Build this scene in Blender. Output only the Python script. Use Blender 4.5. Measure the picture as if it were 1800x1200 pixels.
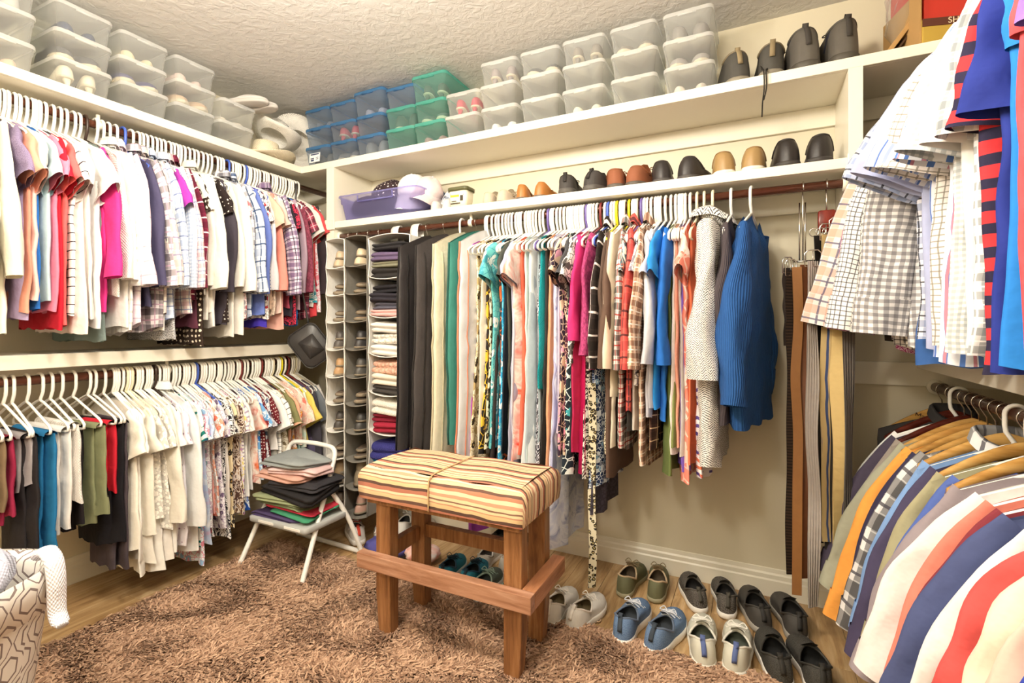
import bpy, bmesh, math, random
import numpy as np
from math import pi, sin, cos, radians as R
random.seed(7)
rng = np.random.default_rng(11)
S = bpy.context.scene
COL = S.collection
for o in list(bpy.data.objects):
    bpy.data.objects.remove(o)

# ---------------------------------------------------------------- camera
FPX, HOR, YAW, EYE = 868.0, 572.0, R(26.19), 1.25
cd = bpy.data.cameras.new('camera')
cd.sensor_width = 36.0
cd.lens = FPX / 1800 * 36
cd.shift_y = -(600 - HOR) / 1800
cd.clip_start = 0.02
cam = bpy.data.objects.new('camera', cd)
COL.objects.link(cam)
cam.location = (0, 0, EYE)
cam.rotation_euler = (pi / 2, 0, YAW)
S.camera = cam
SY, CY = sin(YAW), cos(YAW)

# ---------------------------------------------------------------- world, lights, exposure
w = bpy.data.worlds.new('world'); S.world = w; w.use_nodes = True
w.node_tree.nodes['Background'].inputs[0].default_value = (1, .95, .88, 1)
w.node_tree.nodes['Background'].inputs[1].default_value = 0.3
S.view_settings.view_transform = 'Standard'
S.view_settings.look = 'None'
S.view_settings.gamma = 1
S.view_settings.use_curve_mapping = False
S.view_settings.exposure = 0.62
UNSEEN_LAMPS = [  # unseen globe lamps, number and shape guessed, hung low to brighten the ceiling: x, y, watts, globe radius
    (-1.22, .80, 52, 0.11),
    (-0.35, 0.70, 26, 0.11),
    (-1.00, -0.55, 46, 0.11),
]
LAMP_Z = 2.38
for x, y, p, s in UNSEEN_LAMPS:
    l = bpy.data.lights.new('unseen_globe_light', 'POINT'); l.energy = p; l.color = (1, .985, .955); l.shadow_soft_size = s
    o = bpy.data.objects.new('unseen_globe_light', l); COL.objects.link(o); o.location = (x, y, LAMP_Z)

# ---------------------------------------------------------------- room numbers (metres; camera stands at x=0, y=0)
XL, XR, YB, YF, ZC = -2.976, 0.97, 2.584, -1.1, 2.67
YS = 2.23          # front of the shelves on the far wall
XLS, XRS = -2.591, 0.60   # fronts of the shelves on the side walls
ZT0, ZT1 = 2.218, 2.26    # top shelf
ZL0, ZL1 = 1.845, 1.885   # shoe shelf on the far wall
ZM0, ZM1 = 1.075, 1.133   # middle shelves on the side walls
RODS = {'LU': 2.155, 'LL': 1.025, 'B': 1.80, 'RU': 2.155, 'RL': 1.0}
XRL, YRB, XRR = -2.67, 2.28, 0.66

def px_dir(px):
    u = (px - 900) / FPX
    return -SY + CY * u, CY + SY * u
def y_at(px, X):
    dx, dy = px_dir(px); return X * dy / dx
def x_at(px, Y):
    dx, dy = px_dir(px); return Y * dx / dy
def z_at(py, X, Y):
    return EYE - (py - HOR) / FPX * (-SY * X + CY * Y)
def floor_at(px, py, z=0.0):
    t = (EYE - z) / ((py - HOR) / FPX); dx, dy = px_dir(px)
    return dx * t, dy * t

# ---------------------------------------------------------------- object helpers
def link(o, parent=None):
    COL.objects.link(o)
    if parent is not None: o.parent = parent
    return o
def tag(o, label, cat=None, group=None, kind=None):
    if label: o['label'] = label
    if cat: o['category'] = cat
    if group: o['group'] = group
    if kind: o['kind'] = kind
    return o
def thing(name, label, cat, loc=(0, 0, 0), rot=(0, 0, 0), group=None):
    o = bpy.data.objects.new(name, None); link(o)
    o.empty_display_size = 0.05
    o.location = loc; o.rotation_euler = rot
    return tag(o, label, cat, group)
def obj(name, me, parent=None, loc=(0, 0, 0), rot=(0, 0, 0), scale=None):
    o = bpy.data.objects.new(name, me); link(o, parent)
    o.location = loc; o.rotation_euler = rot
    if scale: o.scale = scale
    return o
def mesh_from(name, V, F, mat, uv=None, smooth=True):
    me = bpy.data.meshes.new(name)
    me.from_pydata([tuple(v) for v in np.asarray(V, float).tolist()], [], F)
    if uv is not None:
        l = me.uv_layers.new(name='UVMap')
        idx = np.empty(len(me.loops), np.int32); me.loops.foreach_get('vertex_index', idx)
        l.data.foreach_set('uv', np.asarray(uv, np.float32)[idx].ravel())
    if smooth: me.polygons.foreach_set('use_smooth', np.ones(len(me.polygons), bool))
    if mat: me.materials.append(mat)
    me.update()
    return me
def grid_faces(nr, nc, off=0, wrap=False, flip=False):
    c = nc if wrap else nc - 1
    i, j = np.meshgrid(np.arange(nr - 1), np.arange(c), indexing='ij')
    a = i * nc + j; b = i * nc + (j + 1) % nc
    q = np.stack([a, b, b + nc, a + nc], -1).reshape(-1, 4) + off
    if flip: q = q[:, ::-1]
    return q.tolist()
def grid_mesh(name, P, UV, mat, flip=False):
    nr, nc = P.shape[:2]
    return mesh_from(name, P.reshape(-1, 3), grid_faces(nr, nc, 0, False, flip), mat, UV.reshape(-1, 2))
def loft(name, loops, mat, cap0=True, cap1=True, smooth=True, uv=None):
    """closed loops (n x 3) joined in order"""
    P = np.array(loops, float); nr, nc = P.shape[:2]
    V = P.reshape(-1, 3); F = grid_faces(nr, nc, 0, True)
    ext = []
    if cap0:
        ext.append(P[0].mean(0)); k = nr * nc + len(ext) - 1
        F += [[(j + 1) % nc, j, k] for j in range(nc)]
    if cap1:
        ext.append(P[-1].mean(0)); k = nr * nc + len(ext) - 1; b = (nr - 1) * nc
        F += [[b + j, b + (j + 1) % nc, k] for j in range(nc)]
    if ext: V = np.vstack([V, np.array(ext)])
    if uv is None:
        d = np.linalg.norm(np.roll(P[nr // 2], -1, 0) - P[nr // 2], axis=1); arc = np.concatenate([[0], np.cumsum(d)[:-1]])
        h = np.concatenate([[0], np.cumsum(np.linalg.norm(np.diff(P, axis=0), axis=2).mean(1))])
        uv = np.stack([np.tile(arc, (nr, 1)), np.tile(h[:, None], (1, nc))], -1).reshape(-1, 2)
        for e in ext: uv = np.vstack([uv, [e[:2]]])
        me = mesh_from(name, V, F, mat, uv, smooth); ul = me.uv_layers[0].data; tot = float(d.sum())
        for i in range(nr - 1):
            li = (i * nc + nc - 1) * 4
            for q in (1, 2): ul[li + q].uv[0] = tot
        return me
    return mesh_from(name, V, F, mat, uv, smooth)
def rr(wx, wy, r, n=4, z=0.0, cx=0.0, cy=0.0):
    r = min(r, wx / 2 - 1e-4, wy / 2 - 1e-4); pts = []
    for qx, qy, a0 in ((1, 1, 0), (-1, 1, 90), (-1, -1, 180), (1, -1, 270)):
        for k in range(n + 1):
            a = R(a0 + 90 * k / n)
            pts.append((cx + qx * (wx / 2 - r) + r * cos(a), cy + qy * (wy / 2 - r) + r * sin(a), z))
    return np.array(pts)
def bm_box(bm, c, s, rot=None):
    m = bmesh.ops.create_cube(bm, size=1)
    for v in m['verts']:
        v.co.x *= s[0]; v.co.y *= s[1]; v.co.z *= s[2]
    if rot is not None:
        from mathutils import Euler
        bmesh.ops.rotate(bm, verts=m['verts'], cent=(0, 0, 0), matrix=Euler(rot).to_matrix())
    bmesh.ops.translate(bm, verts=m['verts'], vec=c)
def bm_mesh(name, bm, mat, bevel=0.0, seg=2, smooth=False):
    if bevel > 0:
        bmesh.ops.bevel(bm, geom=list(bm.edges), offset=bevel, segments=seg, affect='EDGES', profile=0.6)
    me = bpy.data.meshes.new(name); bm.to_mesh(me); bm.free()
    if mat: me.materials.append(mat)
    if smooth: me.polygons.foreach_set('use_smooth', np.ones(len(me.polygons), bool))
    return me
def box(name, lo, hi, mat, parent=None, bevel=0.003, origin_loc=True):
    lo, hi = np.array(lo, float), np.array(hi, float); c = (lo + hi) / 2
    bm = bmesh.new(); bm_box(bm, (0, 0, 0), hi - lo)
    return obj(name, bm_mesh(name, bm, mat, bevel), parent, tuple(c))
def tube_geo(pts, r, n=6, closed=False):
    P = np.array(pts, float); m = len(P)
    rad = np.full(m, r) if np.isscalar(r) else np.array(r, float)
    if closed: T = np.roll(P, -1, 0) - np.roll(P, 1, 0)
    else:
        T = np.empty_like(P); T[1:-1] = P[2:] - P[:-2]; T[0] = P[1] - P[0]; T[-1] = P[-1] - P[-2]
    T /= np.linalg.norm(T, axis=1)[:, None] + 1e-12
    a = np.array([0, 1, 0.]) if abs(T[0][1]) < .8 else np.array([1., 0, 0])
    V = []
    for i in range(m):
        a = a - T[i] * a.dot(T[i]); a /= np.linalg.norm(a) + 1e-12; b = np.cross(T[i], a)
        for k in range(n):
            t = 2 * pi * k / n; V.append(P[i] + rad[i] * (cos(t) * a + sin(t) * b))
    F = []
    for i in range(m if closed else m - 1):
        for k in range(n):
            k2 = (k + 1) % n; i2 = (i + 1) % m
            F.append([i * n + k, i * n + k2, i2 * n + k2, i2 * n + k])
    if not closed:
        F.append(list(range(n))[::-1]); F.append([(m - 1) * n + k for k in range(n)])
    return V, F
def tubes(name, lst, mat, n=6):
    V, F = [], []
    for pts, r, *c in lst:
        v, f = tube_geo(pts, r, n, bool(c and c[0])); o = len(V)
        V += list(v); F += [[i + o for i in q] for q in f]
    return mesh_from(name, np.array(V), F, mat)
def smooth_path(pts, k=6):
    P = np.array(pts, float); out = []
    for i in range(len(P) - 1):
        p0, p1, p2, p3 = P[max(i - 1, 0)], P[i], P[i + 1], P[min(i + 2, len(P) - 1)]
        for j in range(k):
            t = j / k
            out.append(.5 * ((2 * p1) + (-p0 + p2) * t + (2 * p0 - 5 * p1 + 4 * p2 - p3) * t * t + (-p0 + 3 * p1 - 3 * p2 + p3) * t ** 3))
    out.append(P[-1]); return np.array(out)

# ---------------------------------------------------------------- materials
def lin(h):
    if not isinstance(h, str): return tuple(h) + (1,) if len(h) == 3 else tuple(h)
    h = h.lstrip('#'); v = [int(h[i:i + 2], 16) / 255 for i in (0, 2, 4)]
    return tuple(((c + .055) / 1.055) ** 2.4 if c > .04045 else c / 12.92 for c in v) + (1,)
class NT:
    def __init__(s, name):
        s.mat = bpy.data.materials.new(name); s.mat.use_nodes = True
        s.t = s.mat.node_tree; s.b = s.t.nodes['Principled BSDF']; s.out = s.t.nodes['Material Output']
    def n(s, typ, **props):
        nd = s.t.nodes.new('ShaderNode' + typ)
        for k, v in props.items(): setattr(nd, k, v)
        return nd
    def set(s, sock, v):
        if isinstance(v, bpy.types.NodeSocket): s.t.links.new(v, sock)
        else: sock.default_value = v
    def m(s, op, a, b=0.0, c=None):
        nd = s.n('Math', operation=op); s.set(nd.inputs[0], a); s.set(nd.inputs[1], b)
        if c is not None: s.set(nd.inputs[2], c)
        return nd.outputs[0]
    def mix(s, f, a, b, blend='MIX'):
        nd = s.n('Mix', data_type='RGBA', blend_type=blend); s.set(nd.inputs[0], f)
        s.set(nd.inputs[6], lin(a) if isinstance(a, (str, tuple)) else a)
        s.set(nd.inputs[7], lin(b) if isinstance(b, (str, tuple)) else b)
        return nd.outputs[2]
    def noise(s, vec, scale, detail=2, rough=.5, dist=0.0):
        nd = s.n('TexNoise'); nd.inputs['Scale'].default_value = scale; nd.inputs['Detail'].default_value = detail
        nd.inputs['Roughness'].default_value = rough; nd.inputs['Distortion'].default_value = dist
        if vec is not None: s.set(nd.inputs['Vector'], vec)
        return nd
    def coord(s, which='Object'):
        return s.n('TexCoord').outputs[which]
    def sep(s, v):
        nd = s.n('SeparateXYZ'); s.set(nd.inputs[0], v); return nd.outputs
    def scale(s, v, k):
        nd = s.n('VectorMath', operation='MULTIPLY'); s.set(nd.inputs[0], v)
        nd.inputs[1].default_value = (k, k, k) if np.isscalar(k) else k; return nd.outputs[0]
    def bump(s, h, strength=.3, dist=.01):
        nd = s.n('Bump'); nd.inputs['Strength'].default_value = strength; nd.inputs['Distance'].default_value = dist
        s.set(nd.inputs['Height'], h); s.set(s.b.inputs['Normal'], nd.outputs[0])
    def base(s, v): s.set(s.b.inputs['Base Color'], lin(v) if isinstance(v, (str, tuple)) else v)
    def rough(s, v): s.set(s.b.inputs['Roughness'], v)
    def spec(s, v): s.b.inputs['Specular IOR Level'].default_value = v
MATS = {}
def simple(name, color, rough=.5, metal=0.0, spec=.5, noise=0.0, nscale=20, bump=0.0, bscale=60, coat=0.0):
    if name in MATS: return MATS[name]
    t = NT(name); co = t.coord()
    if noise:
        f = t.noise(co, nscale, 3).outputs[0]
        c = lin(color); d = tuple(max(0, x * (1 - noise)) for x in c[:3]) + (1,)
        t.base(t.mix(f, c, d))
    else: t.base(color)
    t.rough(rough); t.b.inputs['Metallic'].default_value = metal; t.spec(spec)
    t.b.inputs['Coat Weight'].default_value = coat
    if bump: t.bump(t.noise(co, bscale, 3).outputs[0], bump, .004)
    MATS[name] = t.mat
    return t.mat

def fabric(spec):
    if isinstance(spec, str): spec = ('plain', spec)
    if spec in MATS: return MATS[spec]
    k, c = spec[0], spec[1:]
    t = NT('fabric_' + k); uv0 = t.coord('UV'); oc = t.coord('Object')
    wob = t.noise(uv0, 7, 2); 
    va = t.n('VectorMath', operation='MULTIPLY_ADD'); t.set(va.inputs[0], wob.outputs['Color']); va.inputs[1].default_value = (.02, .02, 0); t.set(va.inputs[2], uv0)
    uv = va.outputs[0]; x = t.sep(uv); U, V = x[0], x[1]
    fr = lambda s_, p, o=0.0: t.m('FRACT', t.m('ADD', t.m('DIVIDE', s_, p), o))
    band = lambda s_, p, d, o=0.0: t.m('LESS_THAN', fr(s_, p, o), d)
    rough, hgt, hs = .85, None, .25
    if k in ('plain', 'rib', 'knit'):
        f = t.noise(uv0, 45, 3).outputs[0]
        cc = lin(c[0]); col = t.mix(t.m('MULTIPLY', f, .5), cc, tuple(v * .72 for v in cc[:3]) + (1,))
        if k == 'rib':
            U0 = t.sep(uv0)[0]; hgt = t.m('SINE', t.m('MULTIPLY', U0, 2 * pi / .009)); hs = .5
            col = t.mix(t.m('MULTIPLY', band(U0, .009, .4), .45), col, tuple(v * .55 for v in cc[:3]) + (1,))
        if k == 'knit':
            hgt = t.m('MULTIPLY', t.m('SINE', t.m('MULTIPLY', U, 2 * pi / .012)), t.m('SINE', t.m('MULTIPLY', V, 2 * pi / .012))); hs = .6
    elif k == 'satin':
        col = t.mix(0.0, c[0], c[0]); rough = .35
    elif k == 'stripeh': col = t.mix(band(V, c[2], c[3]), c[0], c[1])
    elif k == 'stripev':
        col = t.mix(band(U, c[2], c[3]), c[0], c[1])
        if len(c) > 4: col = t.mix(band(U, c[2] * 1.7, .12, .4), col, c[4])
    elif k in ('plaid', 'gingham'):
        p = c[-1]
        if k == 'gingham':
            col = t.mix(t.m('MULTIPLY', band(V, p, .5), .55), c[0], c[1]); col = t.mix(t.m('MULTIPLY', band(U, p, .5), .55), col, c[1])
        else:
            col = t.mix(t.m('MULTIPLY', band(V, p, .42), .65), c[0], c[1]); col = t.mix(t.m('MULTIPLY', band(U, p, .42, .2), .65), col, c[1])
            col = t.mix(t.m('MULTIPLY', band(V, p, .09, .32), .9), col, c[2]); col = t.mix(t.m('MULTIPLY', band(U, p, .09, .52), .9), col, c[2])
            col = t.mix(t.m('MULTIPLY', band(V, p * .5, .07, .1), .5), col, c[0])
    elif k == 'check':   # thin window-pane lines
        p = c[-1]; col = t.mix(t.m('MULTIPLY', band(V, p, .2), .8), c[0], c[1]); col = t.mix(t.m('MULTIPLY', band(U, p, .2), .8), col, c[1])
    elif k == 'dots':
        v = t.n('TexVoronoi'); v.inputs['Randomness'].default_value = .25; v.inputs['Scale'].default_value = 1 / c[2]; t.set(v.inputs['Vector'], uv)
        col = t.mix(t.m('LESS_THAN', v.outputs['Distance'], c[3]), c[0], c[1])
    elif k == 'floral':
        p = c[-1]; cs = c[:-1]
        nv = t.noise(uv0, 1.6 / p, 2)
        v = t.n('TexVoronoi'); v.inputs['Scale'].default_value = 1 / p; t.set(v.inputs['Vector'], uv)
        d = t.m('ADD', v.outputs['Distance'], t.m('MULTIPLY', t.m('SUBTRACT', nv.outputs[0], .5), .7))
        sc = t.sep(v.outputs['Color'])
        col = t.mix(t.m('LESS_THAN', d, .40), cs[0], t.mix(t.m('GREATER_THAN', sc[0], .5), cs[1], cs[2]))
        v2 = t.n('TexVoronoi', feature='DISTANCE_TO_EDGE'); v2.inputs['Scale'].default_value = 1.7 / p; t.set(v2.inputs['Vector'], uv)
        col = t.mix(t.m('MULTIPLY', t.m('LESS_THAN', v2.outputs['Distance'], .045), t.m('GREATER_THAN', d, .3)), col, cs[-1])
        col = t.mix(t.m('LESS_THAN', d, .10), col, cs[-1])
    elif k == 'swirl':   # paisley / animal
        p = c[-1]; nz = t.noise(uv0, .55 / p, 2, .5, 1.4)
        g = fr(nz.outputs[0], .16)
        col = t.mix(t.m('LESS_THAN', g, .46), c[0], c[1])
        if len(c) > 3: col = t.mix(t.m('GREATER_THAN', g, .86), col, c[2])
    elif k == 'spots':   # leopard
        p = c[-1]; v = t.n('TexVoronoi'); v.inputs['Scale'].default_value = 1 / p; t.set(v.inputs['Vector'], uv)
        d = t.m('ADD', v.outputs['Distance'], t.m('MULTIPLY', t.m('SUBTRACT', t.noise(uv0, 2.2 / p, 1).outputs[0], .5), .5))
        col = t.mix(t.m('LESS_THAN', d, .48), c[0], c[1]); col = t.mix(t.m('LESS_THAN', d, .24), col, c[2])
    elif k == 'palm':
        p = c[-1]; wv = t.n('TexWave', wave_type='RINGS'); wv.inputs['Scale'].default_value = .5 / p; wv.inputs['Distortion'].default_value = 6; wv.inputs['Detail'].default_value = 1
        t.set(wv.inputs['Vector'], uv0)
        big = t.noise(uv0, .35 / p, 1).outputs[0]
        f = t.m('MULTIPLY', t.m('GREATER_THAN', wv.outputs[1], .58), t.m('GREATER_THAN', big, .44))
        col = t.mix(f, c[0], t.mix(t.m('GREATER_THAN', big, .56), c[1], c[2]))
    elif k in ('tweed', 'speckle'):
        if k == 'tweed':
            zz = t.m('ABSOLUTE', t.m('SUBTRACT', fr(U, .03), .5)); f = t.m('LESS_THAN', fr(t.m('ADD', V, t.m('MULTIPLY', zz, .03)), .0085), .42)
            nn = t.m('GREATER_THAN', t.noise(uv0, 260, 2).outputs[0], .42); col = t.mix(t.m('MULTIPLY', f, nn), c[0], c[1])
        else: col = t.mix(t.m('GREATER_THAN', t.noise(uv0, c[2], 2).outputs[0], .52), c[0], c[1])
        hgt = t.noise(uv0, 220, 2).outputs[0]
    elif k == 'tiedye':
        nz = t.noise(uv0, c[-1], 3, .6, .8).outputs[0]; rmp = t.n('ValToRGB'); t.set(rmp.inputs[0], nz)
        e = rmp.color_ramp.elements; e[0].position, e[1].position = .3, .7; e[0].color, e[1].color = lin(c[0]), lin(c[-2])
        if len(c) > 3: q = e.new(.5); q.color = lin(c[1])
        col = rmp.outputs[0]
    elif k == 'lace':
        v = t.n('TexVoronoi'); v.inputs['Scale'].default_value = 70; t.set(v.inputs['Vector'], uv)
        cc = lin(c[0]); col = t.mix(t.m('LESS_THAN', v.outputs['Distance'], .5), tuple(q * .68 for q in cc[:3]) + (1,), cc); hgt = v.outputs['Distance']; hs = .5
    elif k == 'ribbon':  # irregular many-colour stripes along v
        rmp = t.n('ValToRGB'); rmp.color_ramp.interpolation = 'CONSTANT'; nz = t.noise(t.scale(uv0, (6, 60, 1)), 1, 2).outputs[0]
        t.set(rmp.inputs[0], fr(t.m('ADD', V, t.m('MULTIPLY', nz, .007)), c[-1])); cs = c[:-1]; e = rmp.color_ramp.elements
        pos = 0.0; r_ = random.Random(5); ws = [r_.uniform(.35, 1.5) for _ in cs]; tot = sum(ws)
        for i, h in enumerate(cs):
            if i < 2: q = e[i]; q.position = pos
            else: q = e.new(pos)
            q.color = lin(h); pos += ws[i] / tot
        col = rmp.outputs[0]; hgt = t.noise(uv0, 300, 2).outputs[0]
    t.base(col); t.rough(rough); t.spec(.25)
    wr = t.noise(oc, 14, 3).outputs[0]
    if hgt is not None:
        b2 = t.n('Bump'); b2.inputs['Strength'].default_value = hs; b2.inputs['Distance'].default_value = .002; t.set(b2.inputs['Height'], hgt)
        b1 = t.n('Bump'); b1.inputs['Strength'].default_value = .3; b1.inputs['Distance'].default_value = .02; t.set(b1.inputs['Height'], wr); t.set(b1.inputs['Normal'], b2.outputs[0])
        t.set(t.b.inputs['Normal'], b1.outputs[0])
    else: t.bump(wr, .35, .02)
    MATS[spec] = t.mat
    return t.mat

def plastic_clear(name, tint, opac=.35, body=None):
    if name in MATS: return MATS[name]
    t = NT(name); tr = t.n('BsdfTransparent'); tr.inputs[0].default_value = lin(tint)
    t.base(body or tint); t.rough(.22); t.spec(.5)
    tl = t.n('BsdfTranslucent'); tl.inputs[0].default_value = lin(body or tint); ad = t.n('MixShader'); ad.inputs[0].default_value = .4
    t.t.links.new(t.b.outputs[0], ad.inputs[1]); t.t.links.new(tl.outputs[0], ad.inputs[2])
    mx = t.n('MixShader')
    lw = t.n('LayerWeight'); lw.inputs[0].default_value = .35
    t.set(mx.inputs[0], t.m('ADD', t.m('MULTIPLY', lw.outputs['Facing'], .22), opac))
    t.t.links.new(tr.outputs[0], mx.inputs[1]); t.t.links.new(ad.outputs[0], mx.inputs[2])
    t.t.links.new(mx.outputs[0], t.out.inputs[0])
    MATS[name] = t.mat
    return t.mat

CREAM = simple('cream_gloss_paint', '#f4eedd', .32, noise=.05, nscale=4, bump=.08, bscale=25)
WALLM = simple('beige_wall_paint', '#ded5bd', .5, noise=.04, nscale=3, bump=.15, bscale=18)
def mk_ceiling():
    t = NT('textured_ceiling_paint'); co = t.coord(); t.base('#dcdad6'); t.rough(.8)
    a = t.noise(co, 26, 4, .55, .6).outputs[0]; r = t.n('ValToRGB'); t.set(r.inputs[0], a); r.color_ramp.elements[0].position = .42; r.color_ramp.elements[1].position = .6
    t.bump(r.outputs[0], .32, .005); return t.mat
CEILM = mk_ceiling()
def mk_wood(name, c1, c2, c3, scale=(9, 1, 9), rough=.4, rnd=.25):
    if name in MATS: return MATS[name]
    t = NT(name); co = t.coord(); oi = t.n('ObjectInfo')
    sh = t.n('VectorMath', operation='MULTIPLY_ADD'); t.set(sh.inputs[0], oi.outputs['Random']); sh.inputs[1].default_value = (7, 13, 5); t.set(sh.inputs[2], co)
    v = t.scale(sh.outputs[0], scale); nz = t.noise(v, 3.2, 5, .6, .9).outputs[0]
    fine = t.noise(t.scale(v, 5), 6, 2).outputs[0]
    r = t.n('ValToRGB'); t.set(r.inputs[0], nz); e = r.color_ramp.elements; e[0].position, e[1].position = .3, .72; e[0].color, e[1].color = lin(c1), lin(c3); q = e.new(.5); q.color = lin(c2)
    col = t.mix(t.m('MULTIPLY', fine, .3), r.outputs[0], c1)
    hs = t.n('HueSaturation'); t.set(hs.inputs['Color'], col); t.set(hs.inputs['Value'], t.m('ADD', t.m('MULTIPLY', t.m('SUBTRACT', oi.outputs['Random'], .5), rnd), 1.0))
    t.base(hs.outputs[0]); t.rough(rough); t.bump(fine, .08, .002)
    MATS[name] = t.mat; return t.mat
FLOORM = mk_wood('oak_laminate', '#8f6c44', '#bf9c6e', '#d8bc92', (9, .9, 9), .32)
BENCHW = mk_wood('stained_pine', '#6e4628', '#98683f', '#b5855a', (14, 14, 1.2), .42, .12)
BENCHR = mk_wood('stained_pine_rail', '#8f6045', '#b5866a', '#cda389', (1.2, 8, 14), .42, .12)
RODM = simple('copper_brown_rod', '#6b3d2b', .22, .35, .5, noise=.25, nscale=8)
WHITEP = simple('white_plastic', '#fbf8f0', .35)
CHROME = simple('chrome', '#cfcac2', .18, 1.0)

# ---------------------------------------------------------------- the room shell
def structure(name, lo, hi, mat, bevel=0):
    return tag(box(name, lo, hi, mat, None, bevel), None, None, None, 'structure')
fl = structure('floor', (XL, YF, -.06), (XR, YB, -.012), simple('floor_underlay', '#4a3520', .9))
row = 0; x = XL
while x < XR - .01:
    x1 = min(x + .165, XR); y = YF - random.uniform(0, 1.0)
    while y < YB - .01:
        y0, y1 = max(y, YF), min(y + 1.22, YB)
        if y1 - y0 > .02:
            pl = box('plank', (x + .0008, y0 + .0008, -.012), (x1 - .0008, y1 - .0008, random.uniform(-.0004, 0)), FLOORM, None, .0012)
            pl.parent = fl; pl.matrix_parent_inverse = fl.matrix_world.inverted(); pl.location = np.array(pl.location) - np.array(fl.location)
            pl.matrix_parent_inverse.identity()
        y += 1.22
    x += .165
structure('ceiling', (XL - .1, YF - .1, ZC), (XR + .1, YB + .1, ZC + .1), CEILM)
structure('wall_left', (XL - .1, YF - .1, -.06), (XL, YB + .1, ZC), WALLM)
structure('wall_back', (XL, YB, -.06), (XR, YB + .1, ZC), WALLM)
structure('wall_right', (XR, YF - .1, -.06), (XR + .1, YB + .1, ZC), WALLM)
structure('wall_front', (XL, YF - .1, -.06), (XR, YF, ZC), WALLM)
def baseboard(name, p0, p1, nrm):
    prof = [(0, 0), (.016, 0), (.016, .075), (.012, .082), (.012, .1), (.007, .108), (.005, .125), (0, .128)]
    V = [(p[0] + nrm[0] * d, p[1] + nrm[1] * d, z) for p in (p0, p1) for d, z in prof]; n = len(prof)
    F = [[i, i + 1, n + i + 1, n + i] for i in range(n - 1)] + [list(range(n))[::-1], list(range(n, 2 * n))]
    return tag(obj(name, mesh_from(name, V, F, CREAM, None, False)), None, None, None, 'structure')
baseboard('baseboard_left', (XL, YF), (XL, YB), (1, 0))
baseboard('baseboard_back', (XL, YB), (XR, YB), (0, -1))
baseboard('baseboard_right', (XR, YF), (XR, YB), (-1, 0))
tn = 0
def cleat(lo, hi):
    global tn; tn += 1
    structure('trim_%d' % tn, lo, hi, CREAM, .002)
for z in (ZT0, ZM0):
    cleat((XL, YF + .02, z - .09), (XL + .018, YB, z)); cleat((XR - .018, YF + .02, z - .09), (XR, YB, z))
cleat((XL + .018, YB - .018, ZT0 - .09), (XR - .018, YB, ZT0))
cleat((-2.311, YB - .018, ZL0 - .09), (.316, YB, ZL0))
cleat((.362, YB - .018, ZM0 - .075), (XR - .018, YB, ZM0 + .022)); cleat((XL + .018, YB - .018, ZM0 - .09), (-2.6, YB, ZM0))

def shelf(label, lo, hi, front, fh):
    """board with a fascia strip along its open edge; front = '+x', '-x' or '-y'"""
    t = thing('wall_shelf', label, 'shelf', ((lo[0] + hi[0]) / 2, (lo[1] + hi[1]) / 2, lo[2])); c = np.array(t.location)
    lo, hi = np.array(lo, float), np.array(hi, float); fl_, fh_ = lo.copy(), hi.copy(); fl_[2] = hi[2] - fh
    if front == '+x': fl_[0] = hi[0] - .019; hi = hi - (.019, 0, 0)
    elif front == '-x': fh_[0] = lo[0] + .019; lo = lo + (.019, 0, 0)
    else: fh_[1] = lo[1] + .019; lo = lo + (0, .019, 0)
    box('board', lo - c, hi - c, CREAM, t, .001); box('fascia', fl_ - c, fh_ - c, CREAM, t, .003)
    return t
shelf('long cream top shelf above the upper rod of blouses, carrying clear shoe boxes', (XL, YF + .02, ZT0), (XLS, YB, ZT1), '+x', ZT1 - ZT0)
shelf('cream top shelf carrying blue, teal and clear shoe boxes and hiking shoes', (XLS, YS, ZT0), (XRS, YB, ZT1), '-y', ZT1 - ZT0)
shelf("cream top shelf above the men's shirts", (XRS, YF + .02, ZT0), (XR, YB, ZT1), '-x', ZT1 - ZT0)
shelf('cream shoe shelf over the long rod of dresses, with purple bin and shoes', (-2.311, YS, ZL0), (.316, YB, ZL1), '-y', ZL1 - ZL0)
shelf('cream middle shelf between the rods of blouses and trousers', (XL, YF + .02, ZM0), (-2.6, YB - .02, ZM1), '+x', ZM1 - ZM0)
shelf("cream middle shelf under the men's checked shirts", (XRS, YF + .02, ZM0), (XR, YB - .02, ZM1), '-x', ZM1 - ZM0)
def upright(label, x0, x1):
    prof = [(YS, ZT0), (YS, 1.70), (YS + .03, 1.66), (YB - .02, 1.40), (YB - .001, 1.40), (YB - .001, ZT0)]
    V = [(x, y, z) for x in (x0, x1) for y, z in prof]; n = len(prof)
    F = [list(range(n)), list(range(n, 2 * n))[::-1]] + [[i, n + i, n + (i + 1) % n, (i + 1) % n] for i in range(n)]
    t = thing('shelf_upright', label, 'upright', ((x0 + x1) / 2, (YS + YB) / 2, 1.4))
    m = mesh_from('panel', np.array(V) - np.array(t.location), F, CREAM, None, False)
    obj('panel', m, t)
    c = np.array(t.location)
    box('corner_block', np.array((x0 - .004, YS - .012, ZL0 - .01)) - c, np.array((x1 + .012, YS - .0005, ZL1 + .012)) - c, CREAM, t, .004)
upright('cream upright panel between shoe organizers and the rod of blouses', -2.373, -2.311)
upright('cream upright panel beside the hanging belts', .316, .362)

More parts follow.
